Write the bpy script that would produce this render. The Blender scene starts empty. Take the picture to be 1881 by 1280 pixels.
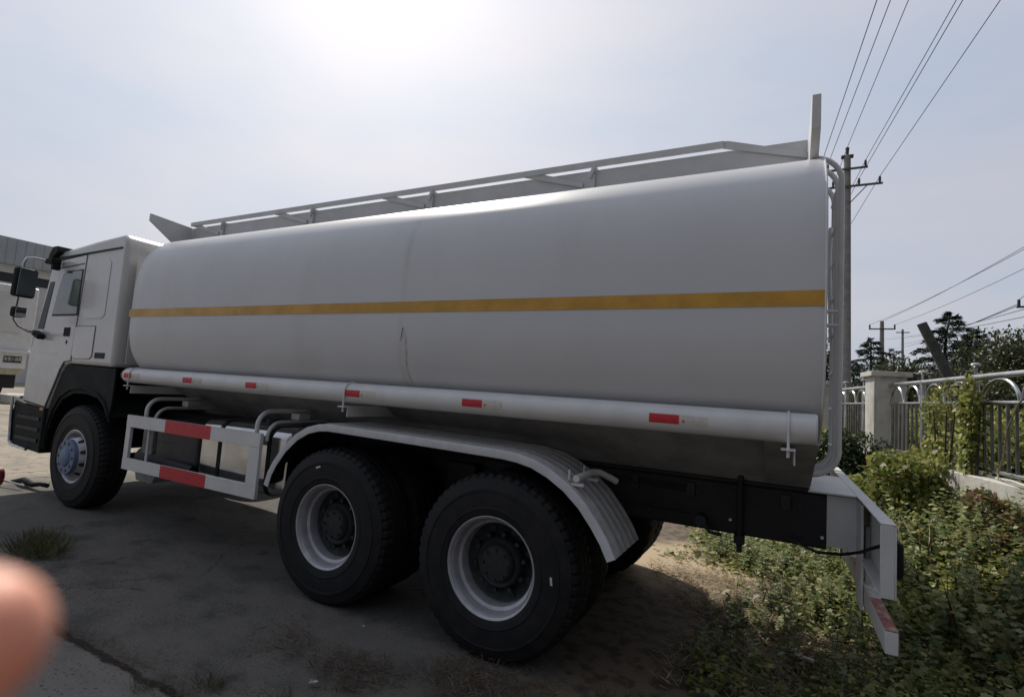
import bpy, bmesh, math, random
import numpy as np
from mathutils import Vector, Matrix, noise as mnoise
R = math.radians
random.seed(7); rng = np.random.default_rng(7)
scene = bpy.context.scene
# ------------------------------------------------------------------ camera
CAM = np.array([1.5152, -2.7823, 1.5688]); FPX = 953.72; W0, H0 = 1881, 1280
def _basis(yaw, pit, rol):
    f = np.array([math.sin(yaw)*math.cos(pit), math.cos(yaw)*math.cos(pit), math.sin(pit)])
    r = np.array([math.cos(yaw), -math.sin(yaw), 0.0]); u = np.cross(r, f)
    c, s = math.cos(rol), math.sin(rol)
    return c*r+s*u, -s*r+c*u, f
CR, CU, CF = _basis(-.48318, .08536, .0669)
cam = bpy.data.cameras.new('camera'); camo = bpy.data.objects.new('camera', cam)
scene.collection.objects.link(camo)
M = Matrix(((CR[0], CU[0], -CF[0]), (CR[1], CU[1], -CF[1]), (CR[2], CU[2], -CF[2]))).to_4x4()
M.translation = Vector(CAM); camo.matrix_world = M
cam.sensor_width = 36; cam.sensor_fit = 'HORIZONTAL'; cam.lens = 36*FPX/W0
cam.clip_start = 0.005; cam.clip_end = 2000
cam.dof.use_dof = True; cam.dof.focus_distance = 5.5; cam.dof.aperture_fstop = 4.6
scene.camera = camo
# ------------------------------------------------------------------ light
SUN_EL, SUN_AZ = R(45), R(-46.5)          # azimuth from +Y towards +X
sd = Vector((math.sin(SUN_AZ)*math.cos(SUN_EL), math.cos(SUN_AZ)*math.cos(SUN_EL), math.sin(SUN_EL)))
world = bpy.data.worlds.new('World'); scene.world = world; world.use_nodes = True
nt = world.node_tree; N = nt.nodes; L = nt.links; N.clear()
def nd(t, **k):
    n = N.new(t)
    for a, b in k.items(): setattr(n, a, b)
    return n
wo = nd('ShaderNodeOutputWorld'); bg = nd('ShaderNodeBackground')
sky = nd('ShaderNodeTexSky', sky_type='NISHITA'); sky.sun_disc = False
sky.sun_elevation = SUN_EL; sky.sun_rotation = SUN_AZ; sky.air_density = 1.2; sky.dust_density = 3.0; sky.ozone_density = 1.5
tc = nd('ShaderNodeTexCoord')
dot = nd('ShaderNodeVectorMath', operation='DOT_PRODUCT'); dot.inputs[1].default_value = sd
L.new(tc.outputs['Generated'], dot.inputs[0])
cl = nd('ShaderNodeMath', operation='MAXIMUM'); cl.inputs[1].default_value = 0; L.new(dot.outputs['Value'], cl.inputs[0])
def powr(e, g):
    p = nd('ShaderNodeMath', operation='POWER'); p.inputs[1].default_value = e; L.new(cl.outputs[0], p.inputs[0])
    m = nd('ShaderNodeMath', operation='MULTIPLY'); m.inputs[1].default_value = g; L.new(p.outputs[0], m.inputs[0]); return m
g1 = powr(3.0, 1.6); g2 = powr(12, .9)
ad = nd('ShaderNodeMath', operation='ADD'); L.new(g1.outputs[0], ad.inputs[0]); L.new(g2.outputs[0], ad.inputs[1])
# thin cloud veil
mp = nd('ShaderNodeMapping'); mp.inputs['Scale'].default_value = (1.0, 1.3, 3.4); mp.inputs['Location'].default_value = (2.3, .7, .4); L.new(tc.outputs['Generated'], mp.inputs[0])
nz = nd('ShaderNodeTexNoise'); nz.inputs['Scale'].default_value = 1.7; nz.inputs['Detail'].default_value = 5; nz.inputs['Roughness'].default_value = .5
L.new(mp.outputs[0], nz.inputs['Vector'])
rp = nd('ShaderNodeMapRange'); rp.inputs[1].default_value = .33; rp.inputs[2].default_value = .62; rp.inputs[3].default_value = 0; rp.inputs[4].default_value = 1.0
L.new(nz.outputs['Fac'], rp.inputs[0])
vc = nd('ShaderNodeMix', data_type='RGBA'); vc.inputs[6].default_value = (4.35, 5.05, 6.25, 1); vc.inputs[7].default_value = (5.6, 5.6, 6.3, 1); L.new(rp.outputs[0], vc.inputs[0])
veil = nd('ShaderNodeMix', data_type='RGBA'); veil.inputs[0].default_value = .86
L.new(vc.outputs[2], veil.inputs[7]); L.new(sky.outputs[0], veil.inputs[6])
hz = nd('ShaderNodeVectorMath', operation='SCALE'); hz.inputs[0].default_value = (1.0, .985, .95); L.new(ad.outputs[0], hz.inputs['Scale'])
sm = nd('ShaderNodeVectorMath', operation='ADD'); L.new(veil.outputs[2], sm.inputs[0]); L.new(hz.outputs[0], sm.inputs[1])
df = nd('ShaderNodeMapRange', interpolation_type='SMOOTHSTEP'); df.inputs[1].default_value = -.45; df.inputs[2].default_value = .45; df.inputs[3].default_value = .27; df.inputs[4].default_value = 1.0
L.new(dot.outputs['Value'], df.inputs[0])
dm = nd('ShaderNodeVectorMath', operation='SCALE'); L.new(sm.outputs[0], dm.inputs[0]); L.new(df.outputs[0], dm.inputs['Scale'])
L.new(dm.outputs[0], bg.inputs[0]); bg.inputs[1].default_value = .10; L.new(bg.outputs[0], wo.inputs[0])
sl = bpy.data.lights.new('sun', 'SUN'); sl.energy = 4.2; sl.angle = R(.8); sl.color = (1, .93, .82)
so = bpy.data.objects.new('sun', sl); scene.collection.objects.link(so)
so.rotation_euler = (-sd).to_track_quat('-Z', 'Y').to_euler()
vs = scene.view_settings; vs.view_transform = 'Standard'; vs.look = 'None'; vs.gamma = 1; vs.exposure = 0
scene.cycles.max_bounces = 8; scene.cycles.use_denoising = True

# ------------------------------------------------------------------ helpers
col = scene.collection
WORLD = {}
def ray(px, py): return CF + (px-W0/2)/FPX*CR - (py-H0/2)/FPX*CU
def at(px, py, ax, val):                       # measured point of the place -> metres
    d = ray(px, py); s = (val-CAM[ax])/d[ax]; return CAM + s*d
def thing(name, label, cat, loc, group=None):
    o = bpy.data.objects.new(name, None); o.empty_display_size = .2; col.objects.link(o); o.location = loc
    o['label'] = label; o['category'] = cat
    if group: o['group'] = group
    WORLD[o.name] = Vector(loc); return o
def tag(o, label, cat, group=None, kind=None):
    if label: o['label'] = label
    if cat: o['category'] = cat
    if group: o['group'] = group
    if kind: o['kind'] = kind
    return o
class MB:
    def __init__(s): s.v = []; s.f = []; s.m = []; s.mi = 0
    def add(s, vs, fs):
        b = len(s.v); s.v += [tuple(map(float, p)) for p in vs]; s.f += [tuple(i+b for i in f) for f in fs]; s.m += [s.mi]*len(fs); return s
    def box(s, x0, x1, y0, y1, z0, z1):
        if x0 > x1: x0, x1 = x1, x0
        if y0 > y1: y0, y1 = y1, y0
        if z0 > z1: z0, z1 = z1, z0
        return s.add([(x0,y0,z0),(x1,y0,z0),(x1,y1,z0),(x0,y1,z0),(x0,y0,z1),(x1,y0,z1),(x1,y1,z1),(x0,y1,z1)],
              [(0,3,2,1),(4,5,6,7),(0,1,5,4),(1,2,6,5),(2,3,7,6),(3,0,4,7)])
    def obox(s, c, ax, ay, az, hx, hy, hz):     # oriented box
        c, ax, ay, az = map(Vector, (c, ax, ay, az)); vs = []
        for k in (-1, 1):
            for i, j in ((-1,-1),(1,-1),(1,1),(-1,1)): vs.append(c+ax*hx*i+ay*hy*j+az*hz*k)
        return s.add(vs, [(0,3,2,1),(4,5,6,7),(0,1,5,4),(1,2,6,5),(2,3,7,6),(3,0,4,7)])
    def prism(s, pts, y0, y1):                  # polygon in XZ extruded in y (ccw seen from -y)
        n = len(pts); vs = [(p[0], y0, p[1]) for p in pts]+[(p[0], y1, p[1]) for p in pts]
        return s.add(vs, [tuple(range(n)), tuple(range(2*n-1, n-1, -1))]+[(i, i+n, (i+1)%n+n, (i+1)%n) for i in range(n)])
    def tube(s, pts, r, n=10, cap=True):
        pts = [Vector(p) for p in pts]; rs = r if isinstance(r, (list, tuple)) else [r]*len(pts); b = []
        t0 = (pts[1]-pts[0]).normalized(); up = Vector((0,0,1)) if abs(t0.z) < .9 else Vector((1,0,0))
        u = t0.cross(up).normalized()
        for i, p in enumerate(pts):
            t = (pts[min(i+1, len(pts)-1)]-pts[max(i-1, 0)]).normalized()
            u = (u-t*u.dot(t)).normalized(); w = t.cross(u)
            b += [p+(u*math.cos(2*math.pi*k/n)+w*math.sin(2*math.pi*k/n))*rs[i] for k in range(n)]
        fs = [(i*n+k, i*n+(k+1)%n, (i+1)*n+(k+1)%n, (i+1)*n+k) for i in range(len(pts)-1) for k in range(n)]
        if cap: fs += [tuple(range(n-1, -1, -1)), tuple((len(pts)-1)*n+k for k in range(n))]
        return s.add(b, fs)
    def lathe(s, prof, c, n=64, fr=None, close=False):   # profile (r, y) about the axis +y through c
        m = len(prof); vs = []
        for k in range(n):
            a = 2*math.pi*k/n
            for j, (r, y) in enumerate(prof):
                rr = fr(r, y, k, j) if fr else r
                vs.append((c[0]+rr*math.cos(a), c[1]+y, c[2]+rr*math.sin(a)))
        fs = []
        for k in range(n):
            k2 = (k+1)%n
            for j in range(m-1+(1 if close else 0)): fs.append((k*m+j, k*m+(j+1)%m, k2*m+(j+1)%m, k2*m+j))
        return s.add(vs, fs)
    def disc(s, c, r, n=32, ny=-1):
        return s.add([(c[0]+r*math.cos(2*math.pi*k/n), c[1], c[2]+r*math.sin(2*math.pi*k/n)) for k in range(n)], [tuple(range(n))])
    def build(s, name, mat, parent=None, smooth=35, bevel=0, seg=2):
        me = bpy.data.meshes.new(name); o = bpy.data.objects.new(name, me); col.objects.link(o)
        org = WORLD.get(parent.name, Vector((0,0,0))) if parent else Vector((0,0,0))
        me.from_pydata([(v[0]-org.x, v[1]-org.y, v[2]-org.z) for v in s.v], [], s.f)
        if isinstance(mat, (list, tuple)):
            for q in mat: me.materials.append(q)
            me.polygons.foreach_set('material_index', s.m)
        else: me.materials.append(mat)
        bm = bmesh.new(); bm.from_mesh(me); bmesh.ops.recalc_face_normals(bm, faces=bm.faces); bm.to_mesh(me); bm.free()
        if smooth:
            me.polygons.foreach_set('use_smooth', [True]*len(me.polygons)); me.set_sharp_from_angle(angle=R(smooth))
        if bevel:
            b = o.modifiers.new('bevel', 'BEVEL'); b.width = bevel; b.segments = seg; b.limit_method = 'ANGLE'; b.angle_limit = R(40); b.harden_normals = False
        if parent: o.parent = parent
        WORLD[o.name] = org.copy(); return o
def bx(name, mat, parent, *a, bevel=.004):
    m = MB(); m.box(*a); return m.build(name, mat, parent, bevel=bevel)
def arc(c, r, a0, a1, ax='xz', n=8):
    out = []
    for i in range(n+1):
        a = R(a0+(a1-a0)*i/n); p, q_ = r*math.cos(a), r*math.sin(a)
        out.append({'xz': (c[0]+p, c[1], c[2]+q_), 'yz': (c[0], c[1]+p, c[2]+q_), 'xy': (c[0]+p, c[1]+q_, c[2])}[ax])
    return out
# ------------------------------------------------------------------ materials
def mat(name, c, rough=.5, metal=0, var=.06, scale=6, bump=0, bscale=40, coat=0, c2=None, thr=(.4, .65), trans=0, spec=.5, dirt=None):
    m = bpy.data.materials.new(name); m.use_nodes = True; t = m.node_tree; n = t.nodes; l = t.links
    b = n['Principled BSDF']; b.inputs['Roughness'].default_value = rough; b.inputs['Metallic'].default_value = metal
    b.inputs['Coat Weight'].default_value = coat; b.inputs['Coat Roughness'].default_value = .08; b.inputs['Specular IOR Level'].default_value = spec
    g = n.new('ShaderNodeNewGeometry'); z = n.new('ShaderNodeTexNoise'); z.inputs['Scale'].default_value = scale; z.inputs['Detail'].default_value = 6
    z.inputs['Roughness'].default_value = .6
    l.new(g.outputs['Position'], z.inputs['Vector'])
    mr = n.new('ShaderNodeMapRange'); mr.inputs[1].default_value = thr[0]; mr.inputs[2].default_value = thr[1]; l.new(z.outputs['Fac'], mr.inputs[0])
    mx = n.new('ShaderNodeMix'); mx.data_type = 'RGBA'; l.new(mr.outputs[0], mx.inputs[0])
    if c2 is None: c2 = tuple(x*(1-var*2) for x in c)
    mx.inputs[6].default_value = (*c, 1); mx.inputs[7].default_value = (*c2, 1); out = mx.outputs[2]
    l.new(out, b.inputs['Base Color'])
    rr = n.new('ShaderNodeMapRange'); rr.inputs[3].default_value = max(rough-.08, .02); rr.inputs[4].default_value = min(rough+.12, 1)
    l.new(z.outputs['Fac'], rr.inputs[0]); l.new(rr.outputs[0], b.inputs['Roughness'])
    if bump:
        z2 = n.new('ShaderNodeTexNoise'); z2.inputs['Scale'].default_value = bscale; z2.inputs['Detail'].default_value = 5; l.new(g.outputs['Position'], z2.inputs['Vector'])
        bp = n.new('ShaderNodeBump'); bp.inputs['Strength'].default_value = 1; bp.inputs['Distance'].default_value = bump
        l.new(z2.outputs['Fac'], bp.inputs['Height']); l.new(bp.outputs[0], b.inputs['Normal'])
    m['out'] = ''; return m
def addmask(m, colour, build):
    """build(n, l, position_socket) -> mask socket; lays a stain of its own shape over the base colour"""
    t = m.node_tree; n = t.nodes; l = t.links; b = n['Principled BSDF']
    src = b.inputs['Base Color'].links[0].from_socket
    g = n.new('ShaderNodeNewGeometry'); k = build(n, l, g.outputs['Position'])
    mx = n.new('ShaderNodeMix'); mx.data_type = 'RGBA'; mx.inputs[7].default_value = (*colour, 1)
    l.new(k, mx.inputs[0]); l.new(src, mx.inputs[6]); l.new(mx.outputs[2], b.inputs['Base Color'])
def mth(n, l, op, a, b=None, c=None, clamp=False):
    x = n.new('ShaderNodeMath'); x.operation = op; x.use_clamp = clamp
    for i, v in enumerate((a, b, c)):
        if v is None: continue
        if isinstance(v, (int, float)): x.inputs[i].default_value = v
        else: l.new(v, x.inputs[i])
    return x.outputs[0]
def mrange(n, l, v, a, b, c=0., d=1.):
    x = n.new('ShaderNodeMapRange'); x.interpolation_type = 'SMOOTHSTEP'
    for i, q_ in enumerate((a, b, c, d)): x.inputs[i+1].default_value = q_
    l.new(v, x.inputs[0]); return x.outputs[0]
def nois(n, l, v, scale, detail=5, sc3=None, rough=.55):
    if sc3:
        mp_ = n.new('ShaderNodeMapping'); mp_.inputs['Scale'].default_value = sc3; l.new(v, mp_.inputs[0]); v = mp_.outputs[0]
    z = n.new('ShaderNodeTexNoise'); z.inputs['Scale'].default_value = scale; z.inputs['Detail'].default_value = detail; z.inputs['Roughness'].default_value = rough
    l.new(v, z.inputs['Vector']); return z.outputs['Fac']
WH = (.60, .60, .60)
m_tank = mat('tank white enamel', (.60, .61, .63), .40, coat=.0, var=.03, scale=1.2, bump=.0015, bscale=1.3)
m_white = mat('white enamel', (.64, .64, .64), .34, coat=.15, var=.05, scale=5)
m_cab = mat('cab white enamel', (.56, .555, .545), .28, coat=.35, var=.03, scale=3)
m_frame = mat('dusty white enamel', (.58, .58, .575), .5, var=.05, scale=5, bump=.0006, bscale=90)
m_under = mat('dusty grey underside paint', (.30, .30, .30), .7, var=.15, scale=5)
m_ochre = mat('ochre stripe film', (.60, .33, .045), .35, var=.12, scale=5)
m_red = mat('red reflective film', (.55, .02, .035), .45, var=.1, scale=30)
m_wfilm = mat('pale reflective film', (.60, .58, .52), .45, var=.1, scale=40)
m_blk = mat('black chassis paint', (.006, .007, .010), .6, var=.2, scale=8)
m_plast = mat('dark grey plastic', (.007, .010, .010), .72, spec=.3, var=.2, scale=9)
m_rub = mat('tyre rubber', (.006, .007, .010), .68, var=.25, scale=9, c2=(.016, .015, .014), spec=.35, bump=.001, bscale=60)
m_rim = mat('silver wheel steel', (.44, .44, .47), .33, metal=.3, var=.1, scale=12)
m_hub = mat('dark hub casting', (.018, .024, .026), .6, var=.2, scale=20)
m_blue = mat('blue grey hub cover', (.13, .19, .31), .5, var=.12, scale=20)
m_chrome = mat('brushed steel', (.55, .55, .55), .10, metal=1, var=.1, scale=5, bump=.001, bscale=5)
m_stain = mat('stainless tube', (.55, .56, .57), .25, metal=1, var=.2, scale=9)
m_bar = mat('steel bar with dark reflection', (.20, .20, .18), .38, metal=.9, var=.2, scale=9)  # reflection of the dark greenery put into the bars' base colour
m_fend = mat('fender light grey enamel', (.62, .63, .66), .4, var=.07, scale=9)
m_fribs = mat('dusty fender top', (.42, .41, .40), .6, var=.12, scale=25)
m_glass = mat('cab glass', (.02, .028, .028), .06, var=.0, spec=.5)
m_glass3 = mat('tinted quarter glass', (.02, .028, .03), .35, var=.0, spec=.15)
m_glass2 = mat('cab side glass', (.10, .125, .115), .05, var=.2, scale=4, spec=.8)
m_mirr = mat('mirror glass', (.5, .52, .55), .06, metal=1, var=0)
m_cable = mat('black cable sheath', (.01, .01, .011), .5)
m_batt = mat('dark blue battery box paint', (.006, .012, .022), .4, var=.3, scale=9)
m_amber = mat('amber lens', (.45, .12, .02), .3)
m_tail = mat('tail lamp lens', (.20, .01, .012), .2)
m_line = mat('panel gap seal', (.02, .02, .022), .7)
def rust(n, l, p): return mth(n, l, 'MULTIPLY', mrange(n, l, nois(n, l, p, 24), .5, .62), .8)
m_bartip = mat('worn red bar paint', (.30, .085, .075), .6, var=.2, scale=25); addmask(m_bartip, (.35, .28, .22), rust)
m_barwh = mat('worn white bar paint', (.55, .53, .50), .6, var=.2, scale=25); addmask(m_barwh, (.30, .20, .13), rust)
def streak(n, l, p):
    sx = n.new('ShaderNodeSeparateXYZ'); l.new(p, sx.inputs[0])
    w = nois(n, l, p, 2.5, 3, (0.2, 0.2, 1.6)); w2 = nois(n, l, p, 30, 3)
    c = mth(n, l, 'MULTIPLY_ADD', w, .09, -.825)
    d = mth(n, l, 'ABSOLUTE', mth(n, l, 'SUBTRACT', sx.outputs[0], c))
    k = mrange(n, l, d, .002, .016, 1, 0)
    z = mth(n, l, 'MULTIPLY', mrange(n, l, sx.outputs[2], 1.52, 1.62), mrange(n, l, sx.outputs[2], 1.84, 1.98, 1, 0))
    return mth(n, l, 'MULTIPLY', mth(n, l, 'MULTIPLY', k, z), mrange(n, l, w2, .35, .6, .2, .6))
addmask(m_tank, (.24, .19, .12), streak)
def seam(n, l, p):
    sx = n.new('ShaderNodeSeparateXYZ'); l.new(p, sx.inputs[0])
    d = mth(n, l, 'ABSOLUTE', mth(n, l, 'ADD', sx.outputs[0], .82)); k = mrange(n, l, d, .0, .05, 1, 0)
    return mth(n, l, 'MULTIPLY', mth(n, l, 'MULTIPLY', k, .45), mrange(n, l, nois(n, l, p, 6, 4, (1, 1, .5)), .35, .65))
addmask(m_tank, (.42, .41, .36), seam)
def grime(n, l, p):
    return mth(n, l, 'MULTIPLY', mrange(n, l, nois(n, l, p, 1.5, 8, (1, 1, .35)), .5, .75), .35)
addmask(m_tank, (.45, .44, .42), grime)
def dust(n, l, p):
    sx = n.new('ShaderNodeSeparateXYZ'); l.new(p, sx.inputs[0])
    return mth(n, l, 'MULTIPLY', mth(n, l, 'MULTIPLY', mrange(n, l, nois(n, l, p, 5, 6), .35, .65), mrange(n, l, sx.outputs[2], .5, 1.9, 1, .15)), .6)
addmask(m_cab, (.36, .33, .28), dust)

# ------------------------------------------------------------------ ground
F0 = np.array([2.686, 4.98]); FD = np.array([.15836, -.98738]); FN = np.array([-.98738, -.15836])   # fence line, along it, towards the truck
def fdist(x, y): return (x-F0[0])*FN[0]+(y-F0[1])*FN[1]
def ss(t): t = np.clip(t, 0, 1); return t*t*(3-2*t)
def gz(x, y):
    d = fdist(x, y)
    h = .62*ss(1-(d-.05)/1.35)
    f = np.clip((x+6)/-1, 0, 1)*0
    bumpy = .5*ss((x-.5)/1.2)
    h = h + .03*bumpy*(np.sin(x*5.1+y*2.3)+np.sin(y*6.7-x*3.1))*ss((2.5-abs(d-.8))/2.5)
    fr = .055*ss((-2.2-x)/2.2)*ss((x+14)/5.)
    return h*ss((30-abs(y-4))/20) + fr
def axis_(a, b, step, far, n):
    c = np.arange(a, b+1e-6, step); g = np.geomspace(step, far, n)
    return np.concatenate([a-np.cumsum(g)[::-1], c, b+np.cumsum(g)])
xs = axis_(-9, 5, .1, 120, 26); ys = axis_(-3.5, 11, .1, 120, 26)
X, Y = np.meshgrid(xs, ys, indexing='ij'); Z = gz(X, Y); nx, ny = X.shape
ids = np.arange(nx*ny).reshape(nx, ny)
q4 = np.stack([ids[:-1,:-1], ids[1:,:-1], ids[1:,1:], ids[:-1,1:]], -1).reshape(-1, 4)
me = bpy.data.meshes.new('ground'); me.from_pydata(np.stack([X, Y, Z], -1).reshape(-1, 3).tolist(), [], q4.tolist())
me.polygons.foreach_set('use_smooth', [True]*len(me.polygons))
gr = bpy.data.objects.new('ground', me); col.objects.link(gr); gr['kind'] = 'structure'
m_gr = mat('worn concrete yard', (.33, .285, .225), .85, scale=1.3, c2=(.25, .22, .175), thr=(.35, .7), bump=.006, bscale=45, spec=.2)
def shade_tone(n, l, p):       # shade round the truck put into the concrete colour
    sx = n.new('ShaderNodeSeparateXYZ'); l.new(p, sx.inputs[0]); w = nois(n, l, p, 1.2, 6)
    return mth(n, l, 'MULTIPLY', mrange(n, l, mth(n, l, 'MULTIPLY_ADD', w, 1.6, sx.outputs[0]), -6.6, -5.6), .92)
addmask(m_gr, (.105, .10, .092), shade_tone)
def shade_mottle(n, l, p): return mth(n, l, 'MULTIPLY', shade_tone(n, l, p), mth(n, l, 'MULTIPLY', mrange(n, l, nois(n, l, p, 1.1, 9, (1, 1.6, 1), .68), .45, .62), .75))  # dark mottling that deepens the same painted shade
addmask(m_gr, (.05, .05, .05), shade_mottle)
def grit(n, l, p): return mth(n, l, 'MULTIPLY', mrange(n, l, nois(n, l, p, 110, 2), .50, .60), mrange(n, l, nois(n, l, p, 5, 4), .35, .6, .15, .65))
addmask(m_gr, (.19, .18, .165), grit)
def oil(n, l, p): return mth(n, l, 'MULTIPLY', mrange(n, l, nois(n, l, p, 2.7, 8, None, .7), .56, .66), .6)
addmask(m_gr, (.035, .034, .032), oil)
def pale(n, l, p):       # paler gritty slab nearest the camera, beyond the joint
    sx = n.new('ShaderNodeSeparateXYZ'); l.new(p, sx.inputs[0])
    return mth(n, l, 'MULTIPLY', mrange(n, l, sx.outputs[1], -1.16, -1.12, 1, 0), .6)
addmask(m_gr, (.21, .20, .185), pale)
def cracks(n, l, p):
    v = n.new('ShaderNodeTexVoronoi'); v.feature = 'DISTANCE_TO_EDGE'; v.inputs['Scale'].default_value = .55
    mp_ = n.new('ShaderNodeMix'); mp_.data_type = 'VECTOR'; z = n.new('ShaderNodeTexNoise'); z.inputs['Scale'].default_value = 2.2; z.inputs['Detail'].default_value = 6; l.new(p, z.inputs['Vector'])
    mp_.inputs[0].default_value = .22; l.new(p, mp_.inputs[4]); l.new(z.outputs['Color'], mp_.inputs[5]); l.new(mp_.outputs[1], v.inputs['Vector'])
    return mth(n, l, 'MULTIPLY', mrange(n, l, v.outputs[0], .001, .004, 1, 0), mrange(n, l, nois(n, l, p, .9, 2), .5, .6, 0, .7))
addmask(m_gr, (.04, .036, .03), cracks)
def speck(n, l, p): return mth(n, l, 'MULTIPLY', mrange(n, l, nois(n, l, p, 48, 3), .60, .66), mrange(n, l, nois(n, l, p, 1.7, 3), .38, .58))
addmask(m_gr, (.05, .045, .038), speck)
def patch(n, l, p): return mth(n, l, 'MULTIPLY', mrange(n, l, nois(n, l, p, 2.2, 8, (.45, 1, 1)), .50, .64), .35)
addmask(m_gr, (.10, .095, .085), patch)
def joint(n, l, p):
    sx = n.new('ShaderNodeSeparateXYZ'); l.new(p, sx.inputs[0]); w = nois(n, l, p, 4.0, 7); w3 = nois(n, l, p, 20, 4)
    def ln(axis, off, wd):
        d = mth(n, l, 'ABSOLUTE', mth(n, l, 'ADD', mth(n, l, 'MULTIPLY_ADD', w, .16, -.08-off), sx.outputs[axis]))
        d = mth(n, l, 'MULTIPLY_ADD', w3, .04, d)
        return mrange(n, l, d, .02+wd*.4, .02+wd, 1, 0)
    r = mth(n, l, 'MAXIMUM', ln(1, -1.13, .030), ln(0, -7.6, .02))
    r = mth(n, l, 'MAXIMUM', r, ln(0, -12.6, .03)); return mth(n, l, 'MAXIMUM', r, mth(n, l, 'MAXIMUM', ln(1, 3.87, .02), ln(1, 8.87, .03)))
addmask(m_gr, (.035, .03, .024), joint)
def soil(n, l, p):
    sx = n.new('ShaderNodeSeparateXYZ'); l.new(p, sx.inputs[0]); w = nois(n, l, p, 2.2, 7)
    # earth starts to the right of a ragged line that leans away from the truck
    e = mth(n, l, 'MULTIPLY_ADD', sx.outputs[1], .22, sx.outputs[0])
    e = mth(n, l, 'MULTIPLY_ADD', w, 1.6, e)
    return mrange(n, l, e, .95, 1.35)
addmask(m_gr, (.135, .105, .078), soil)
def soil2(n, l, p): return mth(n, l, 'MULTIPLY', soil(n, l, p), mrange(n, l, nois(n, l, p, 9, 8), .45, .62))
addmask(m_gr, (.065, .053, .038), soil2)
def silt(n, l, p):       # tan silt washed up round the far side of the wheels
    sx = n.new('ShaderNodeSeparateXYZ'); l.new(p, sx.inputs[0]); w = nois(n, l, p, 3, 6)
    a = mth(n, l, 'ADD', mth(n, l, 'ABSOLUTE', mth(n, l, 'SUBTRACT', sx.outputs[1], 2.75)), mth(n, l, 'MULTIPLY', mth(n, l, 'ABSOLUTE', mth(n, l, 'SUBTRACT', sx.outputs[0], .6)), .6))
    return mth(n, l, 'MULTIPLY', mrange(n, l, mth(n, l, 'MULTIPLY_ADD', w, .8, a), .9, 1.5, 1, 0), .9)
addmask(m_gr, (.42, .33, .22), silt)
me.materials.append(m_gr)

# ------------------------------------------------------------------ tanker truck
T = thing('tanker_truck', 'long white tanker truck with an ochre stripe along its tank, parked in the yard', 'truck', (-1.35, 1.25, 0))
YC = 1.25
def sup(y, top):        # tank cross-section: half height at offset y from the centre
    h, e = (.92, 3.5) if top else (.80, 3.0)
    return h*(1-min(1, abs(y/1.25))**e)**(1/e)
def section(k=1.0, n=96):
    out = []
    for i in range(n):
        a = 2*math.pi*i/n; c, s = math.cos(a), math.sin(a); e = 3.5 if s > 0 else 3.0; h = .92 if s > 0 else .80
        y = 1.25*math.copysign(abs(c)**(2/e), c)
        z = h*math.copysign(abs(s)**(2/e), s)
        out.append((YC+y*k, 2.115+z*k))
    return out
b = MB(); st = [(-4.36, .55), (-4.345, .80), (-4.31, .93), (-4.27, .982), (-4.24, 1)]+[(x, 1) for x in np.linspace(-4.1, 1.55, 12)]+[(1.655, 1), (1.69, .997), (1.695, .985), (1.70, .90), (1.705, .5)]
n = 96; vs_ = []; fs_ = []
for x, k in st: vs_ += [(x, y, z) for y, z in section(k, n)]
for i in range(len(st)-1):
    for k in range(n): fs_.append((i*n+k, i*n+(k+1)%n, (i+1)*n+(k+1)%n, (i+1)*n+k))
fs_ += [tuple(range(n)), tuple((len(st)-1)*n+k for k in range(n))]
b.add(vs_, fs_); tank = b.build('tank', m_tank, T, smooth=40)
# rolled lip of the rear head
b = MB(); ring = [(1.688, y, z) for y, z in section(1.0, 96)]; b.tube(ring+[ring[0]], .006, 6, cap=False); b.build('rear_rim', m_white, tank)
for sgn in (0, 1):
    b = MB(); rows = []
    for x in np.linspace(-4.27, 1.69, 25):
        for z in (2.070, 2.1075, 2.145):
            yy = 1.25*(1-(abs(z-2.115)/(.92 if z > 2.115 else .80))**(3.5 if z > 2.115 else 3.0))**(1/3.5)+.003
            rows.append((x, YC-yy if sgn == 0 else YC+yy, z))
    b.add(rows, [(i*3+j, (i+1)*3+j, (i+1)*3+j+1, i*3+j+1) for i in range(24) for j in range(2)])
    b.build('side_stripe', m_ochre, tank)
b = MB(); b.add([(-.80, -.004, 1.965), (-.794, -.004, 1.965), (-.80, -.004, 1.90), (-.806, -.004, 1.90)], [(0,1,2,3)])
b.add([(-.80,-.004,1.90),(-.806,-.004,1.90),(-.818,.000,1.865),(-.815,.000,1.865)], [(0,1,2,3)]); b.build('scratch', m_line, tank)
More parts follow.
